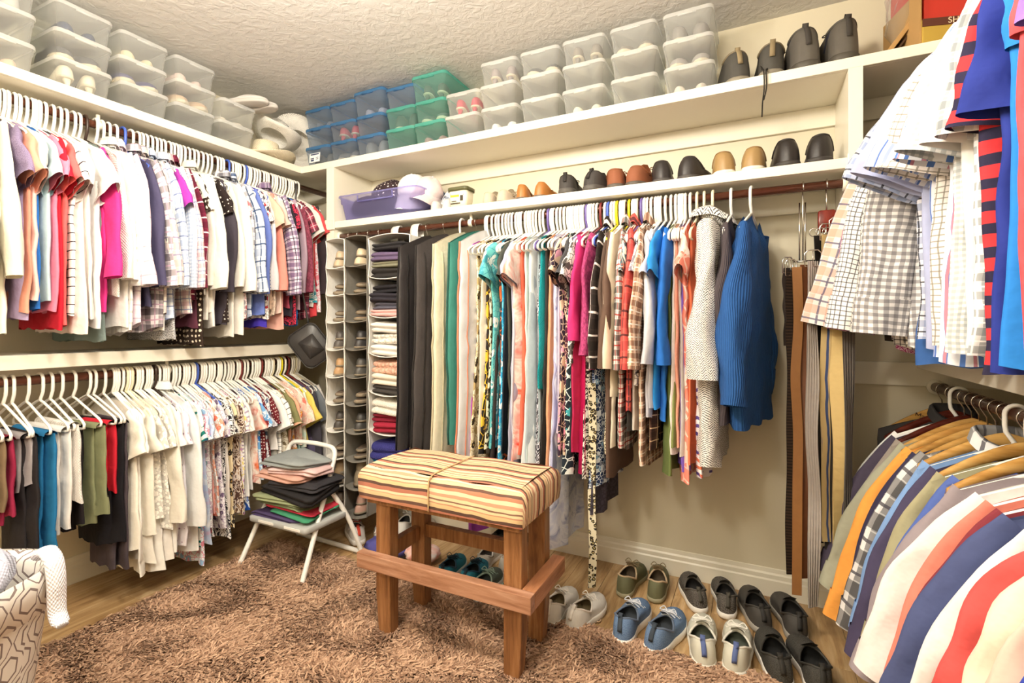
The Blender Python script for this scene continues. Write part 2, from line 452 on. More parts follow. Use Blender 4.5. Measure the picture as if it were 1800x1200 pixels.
def rod(label, p0, p1, r=.0175, brk=()):
    p0, p1 = np.array(p0, float), np.array(p1, float); c = (p0 + p1) / 2; d = (p1 - p0) / np.linalg.norm(p1 - p0)
    t = thing('closet_rod', label, 'rod', tuple(c))
    obj('pole', tubes('pole', [([p0 - c, p1 - c], r)], RODM, 16), t)
    for p in (p0, p1):
        s = -1 if p is p1 else 1
        obj('end_flange', tubes('end_flange', [([p - c, p - c + d * s * .012], .03)], CREAM, 16), t)
    for k in brk:
        q = p0 + (p1 - p0) * k - c
        obj('bracket', tubes('bracket', [([q + (0, 0, .048), q + (0, 0, .0)], .008), ([q - d * .011, q + d * .011], r + .004)], CREAM, 10), t)
    return t
rod('brown rod holding blouses, sweaters and tees beneath the top shelf', (XRL, YF + .02, RODS['LU']), (XRL, YB - .02, RODS['LU']), brk=(.62,))
rod('brown rod under the middle shelf, holding trousers and white blouses', (XRL, YF + .02, RODS['LL']), (XRL, YB - .02, RODS['LL']), .0195, brk=(.7,))
rod('copper brown rod under the shoe shelf, holding dresses and garment bags', (-2.311, YRB, RODS['B']), (.316, YRB, RODS['B']), brk=(.36,))
rod("brown rod holding men's shirts beneath the top shelf", (XRR, YF + .02, RODS['RU']), (XRR, YB - .02, RODS['RU']))
rod("dark brown rod under the middle shelf holding men's sweatshirts", (XRR, YF + .02, RODS['RL']), (XRR, YB - .02, RODS['RL']), .0195)
# globe lamps added out of view to carry the lights: glass globe open to the light inside
GLASS = plastic_clear('lamp_glass', '#fff8ec', .02)
for i, (x, y, p, s) in enumerate(UNSEEN_LAMPS):
    t = thing('unseen_globe_lamp', 'added unseen white globe lamp hanging ' + ('over the striped bench', 'over the floor beside the belts', 'near the closet entrance')[i], 'lamp', (x, y, ZC))
    def ring(r, z): return [(r * cos(2 * pi * k / 24), r * sin(2 * pi * k / 24), z) for k in range(24)]
    obj('canopy', loft('canopy', [ring(.07, 0), ring(.075, -.015), ring(.03, -.025)], WHITEP, True, True), t)
    obj('stem', tubes('stem', [([(0, 0, -.02), (0, 0, LAMP_Z - ZC + .125)], .007)], WHITEP, 8), t)
    obj('globe', loft('globe', [ring(.13 * cos(a), LAMP_Z - ZC + .13 * sin(a)) for a in np.linspace(-1.35, 1.35, 13)], GLASS, True, False), t)

# ---------------------------------------------------------------- hangers
def mk_plastic_hanger():
    Rr = .0255
    hook = [(Rr * cos(a), 0, Rr * sin(a)) for a in np.linspace(R(205), 0, 12)] + [(Rr, 0, -.03), (Rr * .9, 0, -.05), (.006, 0, -.078), (0, 0, -.088)]
    tri = [(0, 0, -.084), (.03, 0, -.094), (.19, 0, -.168), (.205, 0, -.18), (.203, 0, -.196), (.185, 0, -.2), (-.185, 0, -.2), (-.203, 0, -.196), (-.205, 0, -.18), (-.19, 0, -.168), (-.03, 0, -.094)]
    return [(hook, .0062), (tri, .0052, True)]
PH = mk_plastic_hanger(); HM = {}
def hanger_mesh(colour):
    if colour not in HM:
        HM[colour] = tubes('plastic_hanger', PH, simple('hanger_plastic_' + colour, colour, .35), 7)
    return HM[colour]
def mk_wire():
    Rr = .0225
    hook = [(Rr * cos(a), 0, Rr * sin(a)) for a in np.linspace(R(215), R(-30), 12)] + [(.004, 0, -.04), (0, 0, -.085)]
    return hook
WIREH = mk_wire()
def wood_hanger_meshes(m):
    V = []; n = 19; F = []
    xs = np.linspace(-.21, .21, n)
    loops = []
    for x_ in xs:
        a = abs(x_) / .21; z = -.083 - .105 * a ** 1.35 ; h = .022 * (1 - .35 * a); b = .009 + .004 * a
        yb = .03 * a * a
        loops.append([(x_, yb + b * cos(t), z + h * sin(t)) for t in np.linspace(0, 2 * pi, 10, endpoint=False)])
    return loft('body', loops, m)
WOODH = {}
def add_hanger(frame, kind, rodname, holds=None):
    loc, rz = frame
    names = {'white': '#fbf8f0', 'blue': '#4a68c8', 'brown': '#3a2a22', 'ivory': '#efe6c8', 'yellow': '#e8d824', 'purple': '#6a5aa0', 'pink': '#d86090', 'maroon': '#7a2a28', 'grey': '#8a8a90'}
    if kind in names:
        o = obj('plastic_hanger', hanger_mesh(names[kind]), None, loc, (0, 0, rz))
        return tag(o, '%s plastic hanger %s' % (kind, 'holding the ' + holds if holds else 'on the ' + rodname), 'hanger', '%s plastic hangers on the %s' % (kind, rodname))
    if kind == 'wire':
        if 'wire' not in HM:
            HM['wire'] = tubes('wire_hanger', [(WIREH, .0018), ([(0, 0, -.085), (.2, 0, -.17), (.19, 0, -.178), (-.19, 0, -.178), (-.2, 0, -.17)], .0015, True)], CHROME, 5)
        return tag(obj('wire_hanger', HM['wire'], None, loc, (0, 0, rz)), 'thin metal wire hanger ' + ('holding the ' + holds if holds else 'on the ' + rodname), 'hanger', 'wire hangers on the ' + rodname)
    col = {'wood': ('#a9783a', '#c99a55', '#dcb673'), 'darkwood': ('#35120a', '#521d12', '#6b2c1c')}[kind]
    if kind not in WOODH: WOODH[kind] = wood_hanger_meshes(mk_wood('hanger_' + kind, *col, scale=(1, 9, 9), rough=.25, rnd=.15))
    if 'hk' not in WOODH: WOODH['hk'] = tubes('hook', [(WIREH, .0022)], CHROME, 6)
    nm = {'wood': 'pale wooden hanger', 'darkwood': 'dark wooden hanger'}[kind]
    t = thing('wooden_hanger', '%s with metal hook %s' % (nm, 'holding the ' + holds if holds else 'on the ' + rodname), 'hanger', loc, (0, 0, rz), nm + 's on the ' + rodname)
    obj('body', WOODH[kind], t); obj('hook', WOODH['hk'], t)
    return t

# ---------------------------------------------------------------- garments (local x = away from the wall, y = along the rod, z = 0 at the rod)
def sst(a, b, x): t = np.clip((x - a) / (b - a), 0, 1); return t * t * (3 - 2 * t)
def body_geo(p, hi=1.0):
    nr, nc = int(16 * hi) + 6, int(34 * hi)
    th = np.linspace(pi, 3 * pi, nc); cx, sy_ = np.cos(th), np.sin(th)
    cx = np.sign(cx) * np.abs(cx) ** .75; sy_ = np.sign(sy_) * np.abs(sy_) ** .8
    t = np.linspace(0, 1, nr) ** 1.25
    ph = rng.uniform(0, 6.28, 6); kf = rng.uniform(.55, 1.45, 3)
    sh, ne, zn, dr = p['sh'], p['neck'], p['zn'], p['drop']
    wd = np.interp(t, [0, .10, .4, 1], [sh, sh * p.get('chest', 1.02), p['waist'], p['hem']])
    P = np.zeros((nr, nc, 3)); UV = np.zeros((nr, nc, 2))
    arc = np.cumsum(np.concatenate([[0], np.hypot(np.diff(cx) * .22, np.diff(sy_) * .02)]))
    for i in range(nr):
        x = wd[i] * cx; ax = np.abs(x)
        front = sy_ > 0
        top = zn - dr * np.clip(ax / sh, 0, 1) ** 1.25
        top = np.where(ax < ne, top - np.where(front, p['dip'], p['dip'] * .3) * (1 - (ax / ne) ** 2), top)
        hem = p['L'] + p.get('hemc', 0) * (ax / wd[i]) ** 2 + .006 * np.sin(9 * cx + ph[0]) + p.get('hemtilt', 0) * cx
        z = top + (hem - top) * t[i]
        T = p['T'] * (.35 + .65 * sst(0, .12, t[i]))
        A = p['A'] * t[i] ** .8
        fold = A * (np.sin(p['nf'] * cx + ph[1] + 1.2 * t[i] * np.sin(ph[2])) + .5 * np.sin(2.3 * p['nf'] * cx + ph[3] + 2 * t[i]))
        wr = (.0022 + .0022 * (hi > 1.3)) * sst(0, .15, t[i])
        y = T * sy_ + fold + p.get('lean', 0) * t[i] ** 1.6 + wr * np.sin(3.1 * t[i] + 4 * cx + ph[5]) * (np.sin(31 * x * kf[0] + 23 * z * kf[1] + ph[0]) + np.sin(-27 * x * kf[1] + 33 * z * kf[2] + ph[4]) + .7 * np.sin(44 * z * kf[0] + 11 * x + ph[2]))
        x = x * (1 + .05 * t[i] * np.sin(5 * t[i] + ph[4])) + .0022 * sst(.1, .3, t[i]) * np.sin(kf[0] * 9 * t[i] + ph[3]) * np.sign(cx) + p.get('out', 0) * t[i] ** 1.5
        P[i, :, 0], P[i, :, 1], P[i, :, 2] = x, y, z
        UV[i, :, 0] = arc + ph[5]; UV[i, :, 1] = -z
    return P, UV
def sleeve_geo(p, side, L, a0, a1, w0, w1, T, hi=1.0, bend=0.0):
    nr, nc = int(11 * hi) + 3, int(16 * hi)
    th = np.linspace(pi, 3 * pi, nc); ph = rng.uniform(0, 6.28, 4)
    S_ = np.array([p['sh'] * .96, p['zn'] - p['drop'] * .92])
    s = np.linspace(0, 1, nr); ang = a0 + (a1 - a0) * sst(0, .7, s) + bend * sst(.55, 1, s)
    d = np.stack([np.sin(ang), -np.cos(ang)], 1); nn = np.stack([np.cos(ang), np.sin(ang)], 1)
    w = w0 + (w1 - w0) * s ** .8; w = w * (1 + .03 * np.sin(9 * s + ph[0]) + .018 * np.sin(19 * s + ph[3]))
    c = np.zeros((nr, 2)); c[0] = S_ - nn[0] * w[0] * .93 - d[0] * .02
    for i in range(1, nr): c[i] = c[i - 1] + (d[i] + d[i - 1]) / 2 * (L + .02) / (nr - 1)
    P = np.zeros((nr, nc, 3)); UV = np.zeros((nr, nc, 2))
    for i in range(nr):
        k = np.cos(th); q = c[i] + np.outer(k * w[i], nn[i])
        Ti = T * (.8 + .35 * sin(7 * s[i] + ph[1]) * .5 + .25 * s[i])
        P[i, :, 0] = q[:, 0] * side; P[i, :, 2] = q[:, 1]
        P[i, :, 1] = Ti * np.sin(th) + .006 * sin(6 * s[i] + ph[2]) + (.004 + .003 * (hi > 1.3)) * (np.sin(3 * k + 9 * s[i] + ph[3]) + .6 * np.sin(5 * k - 17 * s[i] + ph[0]) * min(1, s[i] * 4)) + p.get('lean', 0) * .5 * s[i]
        UV[i, :, 0] = th * w0 * .6; UV[i, :, 1] = s[i] * L
    return P, UV
TYPES = {  # shoulder, neck, zneck, drop, dip, waist, hem, thickness, fold amp, fold count
    'tee':    dict(sh=.205, neck=.075, zn=-.088, drop=.085, dip=.06, waist=.215, hem=.22, T=.017, A=.007, nf=4, sl=('short', .17, R(62), R(28), .085, .08)),
    'blouse': dict(sh=.195, neck=.08, zn=-.088, drop=.085, dip=.06, waist=.21, hem=.235, T=.016, A=.012, nf=6, sl=('short', .16, R(45), R(20), .08, .09)),
    'long':   dict(sh=.205, neck=.075, zn=-.088, drop=.085, dip=.05, waist=.21, hem=.215, T=.017, A=.008, nf=4, sl=('long', .52, R(34), R(3), .085, .05)),
    'cardi':  dict(sh=.21, neck=.06, zn=-.085, drop=.09, dip=.09, waist=.215, hem=.225, T=.02, A=.009, nf=3, sl=('long', .54, R(34), R(2), .088, .055)),
    'shirt':  dict(sh=.215, neck=.07, zn=-.085, drop=.08, dip=.03, waist=.22, hem=.225, T=.018, A=.007, nf=4, hemc=.03, sl=('long', .55, R(34), R(3), .088, .058), collar=1, cuff=1),
    'sshirt': dict(sh=.22, neck=.07, zn=-.085, drop=.08, dip=.03, waist=.225, hem=.23, T=.019, A=.007, nf=4, hemc=.02, sl=('short', .2, R(55), R(20), .1, .095), collar=1),
    'polo':   dict(sh=.215, neck=.07, zn=-.085, drop=.08, dip=.05, waist=.225, hem=.23, T=.02, A=.007, nf=4, sl=('short', .2, R(55), R(22), .1, .09), collar=1),
    'tank':   dict(sh=.165, neck=.1, zn=-.085, drop=.06, dip=.1, waist=.19, hem=.205, T=.014, A=.009, nf=5),
    'dress':  dict(sh=.165, neck=.1, zn=-.085, drop=.06, dip=.1, waist=.165, hem=.215, T=.015, A=.016, nf=6),
    'sdress': dict(sh=.195, neck=.08, zn=-.087, drop=.08, dip=.07, waist=.18, hem=.22, T=.016, A=.015, nf=6, sl=('short', .15, R(58), R(25), .08, .078)),
    'ldress': dict(sh=.2, neck=.075, zn=-.087, drop=.08, dip=.06, waist=.18, hem=.22, T=.017, A=.013, nf=6, sl=('long', .5, R(32), R(3), .08, .05)),
    'jacket': dict(sh=.225, neck=.06, zn=-.08, drop=.075, dip=.05, waist=.225, hem=.23, T=.03, A=.007, nf=3, sl=('long', .58, R(32), R(3), .1, .068), collar=1),
    'sweat':  dict(sh=.225, neck=.08, zn=-.085, drop=.095, dip=.05, waist=.235, hem=.23, T=.024, A=.008, nf=3, sl=('long', .6, R(40), R(8), .1, .055), cuff=1),
    'bag':    dict(sh=.25, neck=.035, zn=-.045, drop=.10, dip=.0, waist=.262, hem=.265, T=.05, A=.008, nf=3),
}
GROUPS = {}
def garment(frame, typ, zbottom, mat, label, cat, group=None, hi=1.0, over=None, name=None, part_mats=None, nsl=2):
    """one hanging garment; zbottom is the world height of its hem"""
    loc, rz = frame
    p = dict(TYPES[typ]); p.update(over or {})
    p['L'] = zbottom - loc[2]
    m = fabric(mat)
    t = thing(name or {'tee': 'tee_shirt', 'long': 'long_sleeved_top', 'cardi': 'cardigan', 'shirt': 'dress_shirt', 'sshirt': 'short_sleeved_shirt', 'polo': 'polo_shirt', 'tank': 'tank_top', 'sdress': 'dress', 'ldress': 'dress', 'sweat': 'sweatshirt', 'bag': 'garment_bag'}.get(typ, typ), label, cat, loc, (0, 0, rz), group)
    P, UV = body_geo(p, hi)
    obj('cover' if typ == 'bag' else 'bodice' if 'dress' in typ else 'body', grid_mesh('body', P, UV, m), t)
    if p.get('sl'):
        kind, L, a0, a1, w0, w1 = p['sl']
        L = min(L, -(p['L']) - .16) if kind == 'long' else L
        for side in ((1, -1) if nsl == 2 else (1,)):
            aj = rng.uniform(-.06, .06)
            ia = 1.0 if side > 0 else .45
            sp, su = sleeve_geo(p, side, L * (1 if side > 0 or kind == 'long' else .7), (a0 + aj) * ia, (a1 + aj) * (1 if side > 0 else .1), w0, w1, p['T'] * .95 + .004, hi, p.get('bend', 0) if side > 0 else 0)
            so = obj('sleeve', grid_mesh('sleeve', sp, su, m, side < 0), t)
            if p.get('cuff'):
                n = 4; e = sp[-n:].copy(); ctr = e.mean(1, keepdims=True); e = ctr + (e - ctr) * 1.06
                obj('cuff', grid_mesh('cuff', e, su[-n:], m, side < 0), so)
    if p.get('collar'):
        ne = p['neck']; th = np.linspace(-pi / 2, 1.5 * pi, 22); loops = []
        for k, (sc, dz, ty) in enumerate([(.95, -.012, 1.0), (.92, .022, 1.1), (.98, .036, 1.3), (1.12, .028, 1.7), (1.25, -.004, 2.0)]):
            fr_ = np.clip(np.cos(th - pi / 2), 0, 1)
            loops.append(np.stack([ne * sc * np.cos(th), p['T'] * ty * np.sin(th), p['zn'] + dz - .05 * fr_ * np.ones_like(th)], -1))
        Pc = np.array(loops); obj('collar', grid_mesh('collar', Pc, np.stack([np.tile(th * ne, (5, 1)), np.tile(np.linspace(0, .06, 5)[:, None], (1, 22))], -1), m), t)
    if typ == 'bag' and part_mats:
        k = P.shape[1] // 2; e = P[:, k].copy(); e[:, 0] += .004
        obj('piping', tubes('piping', [(e, .0045)], fabric(part_mats), 6), t)
        e2 = P[2:, k + 4].copy(); e2[:, 1] += .003
        obj('zipper', tubes('zipper', [(e2, .003)], fabric(part_mats), 5), t)
    return t
def trousers(frame, mat, ztop_off, zb, label, group, w=.11, xo=0.0, shorts=False, cuffed=False, cat='trousers'):
    """a pair folded over a hanger bar, two legs side by side"""
    loc, rz = frame; m = fabric(mat)
    t = thing('shorts' if shorts else 'trousers', label, cat, loc, (0, 0, rz), group)
    for k in (0, 1):
        p = dict(sh=w, neck=.001, zn=-.192 + ztop_off, drop=.004, dip=0, waist=w * 1.02, hem=w * (1.05 if k else .95), T=.014, A=.006, nf=3, L=zb - loc[2] + k * random.uniform(.01, .05))
        P, UV = body_geo(p, .9); P[..., 0] += xo + (k - .5) * w * .35; P[..., 1] += (k - .5) * .02
        lg = obj('leg', grid_mesh('leg', P, UV, m), t)
        if cuffed:
            e = P[-4:].copy(); ctr = e.mean(1, keepdims=True); e = ctr + (e - ctr) * np.array([1.05, 1.25, 1]); obj('cuff', grid_mesh('cuff', e, UV[-4:], m), lg)
    th = np.linspace(0, pi, 7); Pw = np.zeros((7, 2, 3))   # the fold that lies over the hanger bar
    for i, a in enumerate(th):
        for j, sx in enumerate((-1, 1)): Pw[i, j] = (xo + sx * w * 1.12, .021 * cos(a), -.2 + ztop_off + .02 * sin(a) - .004)
    obj('waistband', grid_mesh('waistband', Pw, np.tile(np.array([[0, 0], [0, .2]]), (7, 1, 1)), m), t)
    return t
def frame_on(rodk, pos, tw=0.0):
    if rodk[0] == 'L': return ((XRL, pos, RODS[rodk]), tw)
    if rodk[0] == 'R': return ((XRR, pos, RODS[rodk]), pi + tw)
    return ((pos, YRB, RODS['B']), -pi / 2 + tw)

# ---------------------------------------------------------------- hanging clothes: pixel column of the front edge, pixel row of the hem, type, cloth, description, hanger
W_, CRM, OFF = '#f7f3ec', '#f1ead6', '#ebe6dc'
CATS = {'tee': 'tee shirt', 'blouse': 'blouse', 'long': 'top', 'cardi': 'cardigan', 'shirt': 'shirt', 'sshirt': 'shirt', 'polo': 'polo shirt', 'tank': 'tank top', 'dress': 'dress', 'sdress': 'dress', 'ldress': 'dress', 'jacket': 'jacket', 'sweat': 'sweatshirt', 'bag': 'garment bag'}
LU = [
 (-30, 590, 'cardi', OFF, 'off-white cardigan at the open end of the row'),
 (12, 585, 'cardi', ('plain', '#f4f0dd'), 'long ivory cardigan with straight hem', ),
 (40, 470, 'tee', ('speckle', '#8d7f9d', '#786a8a', 300), 'heather purple short-sleeved tee'),
 (49, 560, 'tank', '#b9a6c8', 'lilac tank top'),
 (58, 551, 'tee', '#f0a58c', 'peach tee with folded sleeve'),
 (70, 526, 'tee', '#f8dcd4', 'blush pink tee with floppy sleeve'),
 (78, 545, 'tank', '#2d6fc0', 'royal blue tank top beside the blush tee'),
 (90, 531, 'tee', '#bcd6dd', 'powder blue tee'),
 (101, 548, 'tee', '#ec86a0', 'rose pink tee'),
 (107, 520, 'tank', '#4c444c', 'charcoal tank top beside the red tee'),
 (114, 578, 'tee', '#c81f34', 'crimson red tee'),
 (124, 572, 'tee', '#ee6a68', 'coral red tee with rolled sleeve'),
 (138, 555, 'tee', ('stripeh', '#faf5f0', '#33343c', .036, .11), 'white tee with thin black stripes'),
 (150, 585, 'blouse', '#f8e9e2', 'pale blush blouse'),
 (161, 560, 'blouse', W_, 'loose white blouse with rolled sleeves'),
 (174, 575, 'tee', '#f6f2f0', 'plain white tee next to the hot pink top'),
 (184, 600, 'tank', '#7b8a86', 'long sage grey tank top'),
 (196, 546, 'long', '#e33a8e', 'hot pink top', 'brown'),
 (214, 520, 'long', ('knit', '#f7f2ea'), 'white waffle knit sweater'),
 (225, 575, 'long', '#f3eeea', 'white long-sleeved top beside the windowpane shirt'),
 (236, 590, 'shirt', ('check', '#f4f1ee', '#cfc8c6', .05), 'white shirt with faint grey windowpane check'),
 (249, 580, 'shirt', ('plaid', '#f3eaf0', '#e6d2de', '#cbb0c4', .06), 'white and pale pink plaid shirt'),
 (262, 540, 'cardi', '#4e4a68', 'slate purple cardigan', 'blue'),
 (276, 585, 'shirt', ('plaid', '#efe6ea', '#4d424e', '#c8a0b8', .07), 'black, white and pink plaid shirt'),
 (288, 560, 'shirt', ('plaid', '#f0e7da', '#c3b0b0', '#8d86a8', .075), 'cream plaid flannel shirt with mauve lines'),
 (302, 572, 'shirt', ('plaid', '#eceef2', '#a9b9d6', '#6c7ba8', .06), 'white and pale blue plaid shirt'),
 (311, 597, 'long', ('speckle', '#d8d6d6', '#55525a', 260), 'grey and black speckled sweater'),
 (319, 500, 'tee', '#b33fae', 'bright magenta tee'),
 (326, 508, 'shirt', ('gingham', '#f1f3f8', '#a8b9d4', .016), 'sky blue gingham shirt'),
 (343, 536, 'shirt', ('plaid', '#7c2440', '#511528', '#f0e6e6', .065), 'burgundy and white plaid flannel shirt'),
 (355, 520, 'blouse', '#f6f1e8', 'white blouse with ruffled edge by the burgundy flannel'),
 (361, 606, 'blouse', ('dots', '#33261f', '#e8dcc8', .026, .28), 'dark brown blouse with cream polka dots'),
 (376, 560, 'shirt', '#f6f2e8', 'white long-sleeved blouse with wide cuff'),
 (390, 568, 'blouse', ('dots', '#2c2220', '#f0e8da', .02, .2), 'black blouse with small white dots'),
 (399, 571, 'cardi', '#46404a', 'charcoal cardigan with ribbed cuffs'),
 (414, 592, 'long', OFF, 'white ribbed long-sleeved sweater'),
 (424, 588, 'cardi', '#f6f1e9', 'long white open cardigan'),
 (435, 560, 'shirt', ('plaid', '#ededf2', '#55525e', '#b0b6cc', .06), 'white shirt with grey and blue checks'),
 (444, 566, 'shirt', ('plaid', '#eef1f6', '#b2c0d8', '#33507c', .085), 'white and navy windowpane shirt', 'blue'),
 (455, 552, 'cardi', '#6f83cc', 'periwinkle blue cardigan'),
 (463, 560, 'blouse', ('floral', '#f2e8e2', '#b23a44', '#4d4a52', .03), 'white blouse with small red flowers'),
 (470, 575, 'tank', '#4838b4', 'violet tank top'),
 (475, 560, 'long', '#e2dfe2', 'pale grey long-sleeved top', 'blue'),
 (482, 555, 'blouse', ('lace', '#f2dcc8'), 'cream lace blouse'),
 (488, 512, 'long', '#f0988a', 'salmon pink sweater'),
 (497, 578, 'tank', '#f4bcae', 'light peach tank top'),
 (504, 520, 'shirt', ('plaid', '#e6dcea', '#6a4a7c', '#332a44', .055), 'lavender and purple plaid shirt'),
 (512, 556, 'long', '#33303a', 'black long-sleeved top by the purple plaid shirt'),
 (519, 570, 'blouse', ('swirl', '#d83a56', '#3a2030', .03), 'red and black geometric print blouse'),
 (527, 572, 'tank', '#2f86d8', 'bright blue tank top'),
 (532, 520, 'long', ('lace', '#8f4458'), 'burgundy lace top with long sleeves'),
 (541, 560, 'blouse', ('plaid', '#b04860', '#3c2430', '#e0b0b8', .05), 'raspberry checked blouse'),
 (547, 530, 'blouse', ('swirl', '#eef4f4', '#28a0b4', .035), 'white blouse with turquoise lattice print'),
 (554, 556, 'tee', '#e04a50', 'tomato red tee beside the turquoise blouse'),
 (559, 550, 'blouse', ('floral', '#f4e8ec', '#d83a58', '#f090a0', .04), 'white blouse with pink and red blooms'),
 (564, 545, 'long', '#43383c', 'dark grey top against the end of the row'),
 (295, 580, 'long', '#f2eee8', 'milk white top behind the flannel shirts'),
 (333, 560, 'shirt', ('plaid', '#f2ece6', '#c9a0a8', '#7a8ab0', .05), 'white, rose and blue plaid shirt'),
 (349, 575, 'tank', '#5c3040', 'wine coloured tank top'),
 (368, 560, 'long', '#ece4da', 'oatmeal long-sleeved top'),
 (384, 575, 'long', '#f5f2ee', 'snow white ribbed top'),
 (407, 560, 'tank', '#6a5c58', 'cocoa brown tank top'),
 (430, 560, 'blouse', ('floral', '#efe6e6', '#8a8a90', '#c07078', .03), 'white blouse with grey and rose sprigs'),
 (450, 540, 'tank', '#8ea8d8', 'baby blue tank top'),
 (459, 545, 'long', ('stripeh', '#f0ece8', '#6a7ab0', .02, .3), 'white top with blue pinstripes'),
 (479, 545, 'tee', '#e8c8b0', 'sandy beige tee'),
 (492, 550, 'blouse', '#f4d8cc', 'shell pink blouse'),
 (508, 540, 'tank', '#a8485c', 'cranberry tank top'),
 (523, 545, 'long', '#b8a0b0', 'mauve long-sleeved top'),
 (537, 545, 'tank', '#5a2c3a', 'dark berry tank top'),
 (551, 540, 'tee', '#e8e0d8', 'chalk white tee'),
]
LLp = [  # trousers: px, top offset, hem row, cloth, half width, x offset, cuffed, description
 (-22, 0, 930, '#6b5a50', .12, .05, 0, 'dark taupe trousers'),
 (4, 0, 915, '#8a7358', .12, .05, 0, 'khaki brown trousers'),
 (22, 0, 925, '#9c2848', .11, .06, 0, 'maroon red trousers'),
 (46, 0, 872, '#a8a2a4', .10, .07, 0, 'short grey trousers'),
 (62, 0, 985, '#2e2a2c', .12, .06, 0, 'black trousers beside the blue jeans'),
 (88, 0, 992, '#2878ac', .13, .06, 1, 'bright blue jeans with turned cuffs'),
 (112, .005, 946, '#f4efe9', .12, .06, 0, 'white trousers'),
 (130, .02, 900, ('knit', '#f6f1ea'), .13, .06, 0, 'white shorts'),
 (148, 0, 938, '#241f22', .11, .04, 0, 'black cropped trousers'),
 (170, 0, 926, '#8a8e6a', .13, .06, 1, 'olive green cropped trousers with button cuffs'),
 (196, 0, 882, '#d8283a', .09, .08, 0, 'bright red trousers'),
 (206, 0, 962, '#1b191e', .13, .05, 0, 'black wide trousers'),
 (224, 0, 1003, '#4e444a', .12, .06, 0, 'charcoal grey long trousers'),
]
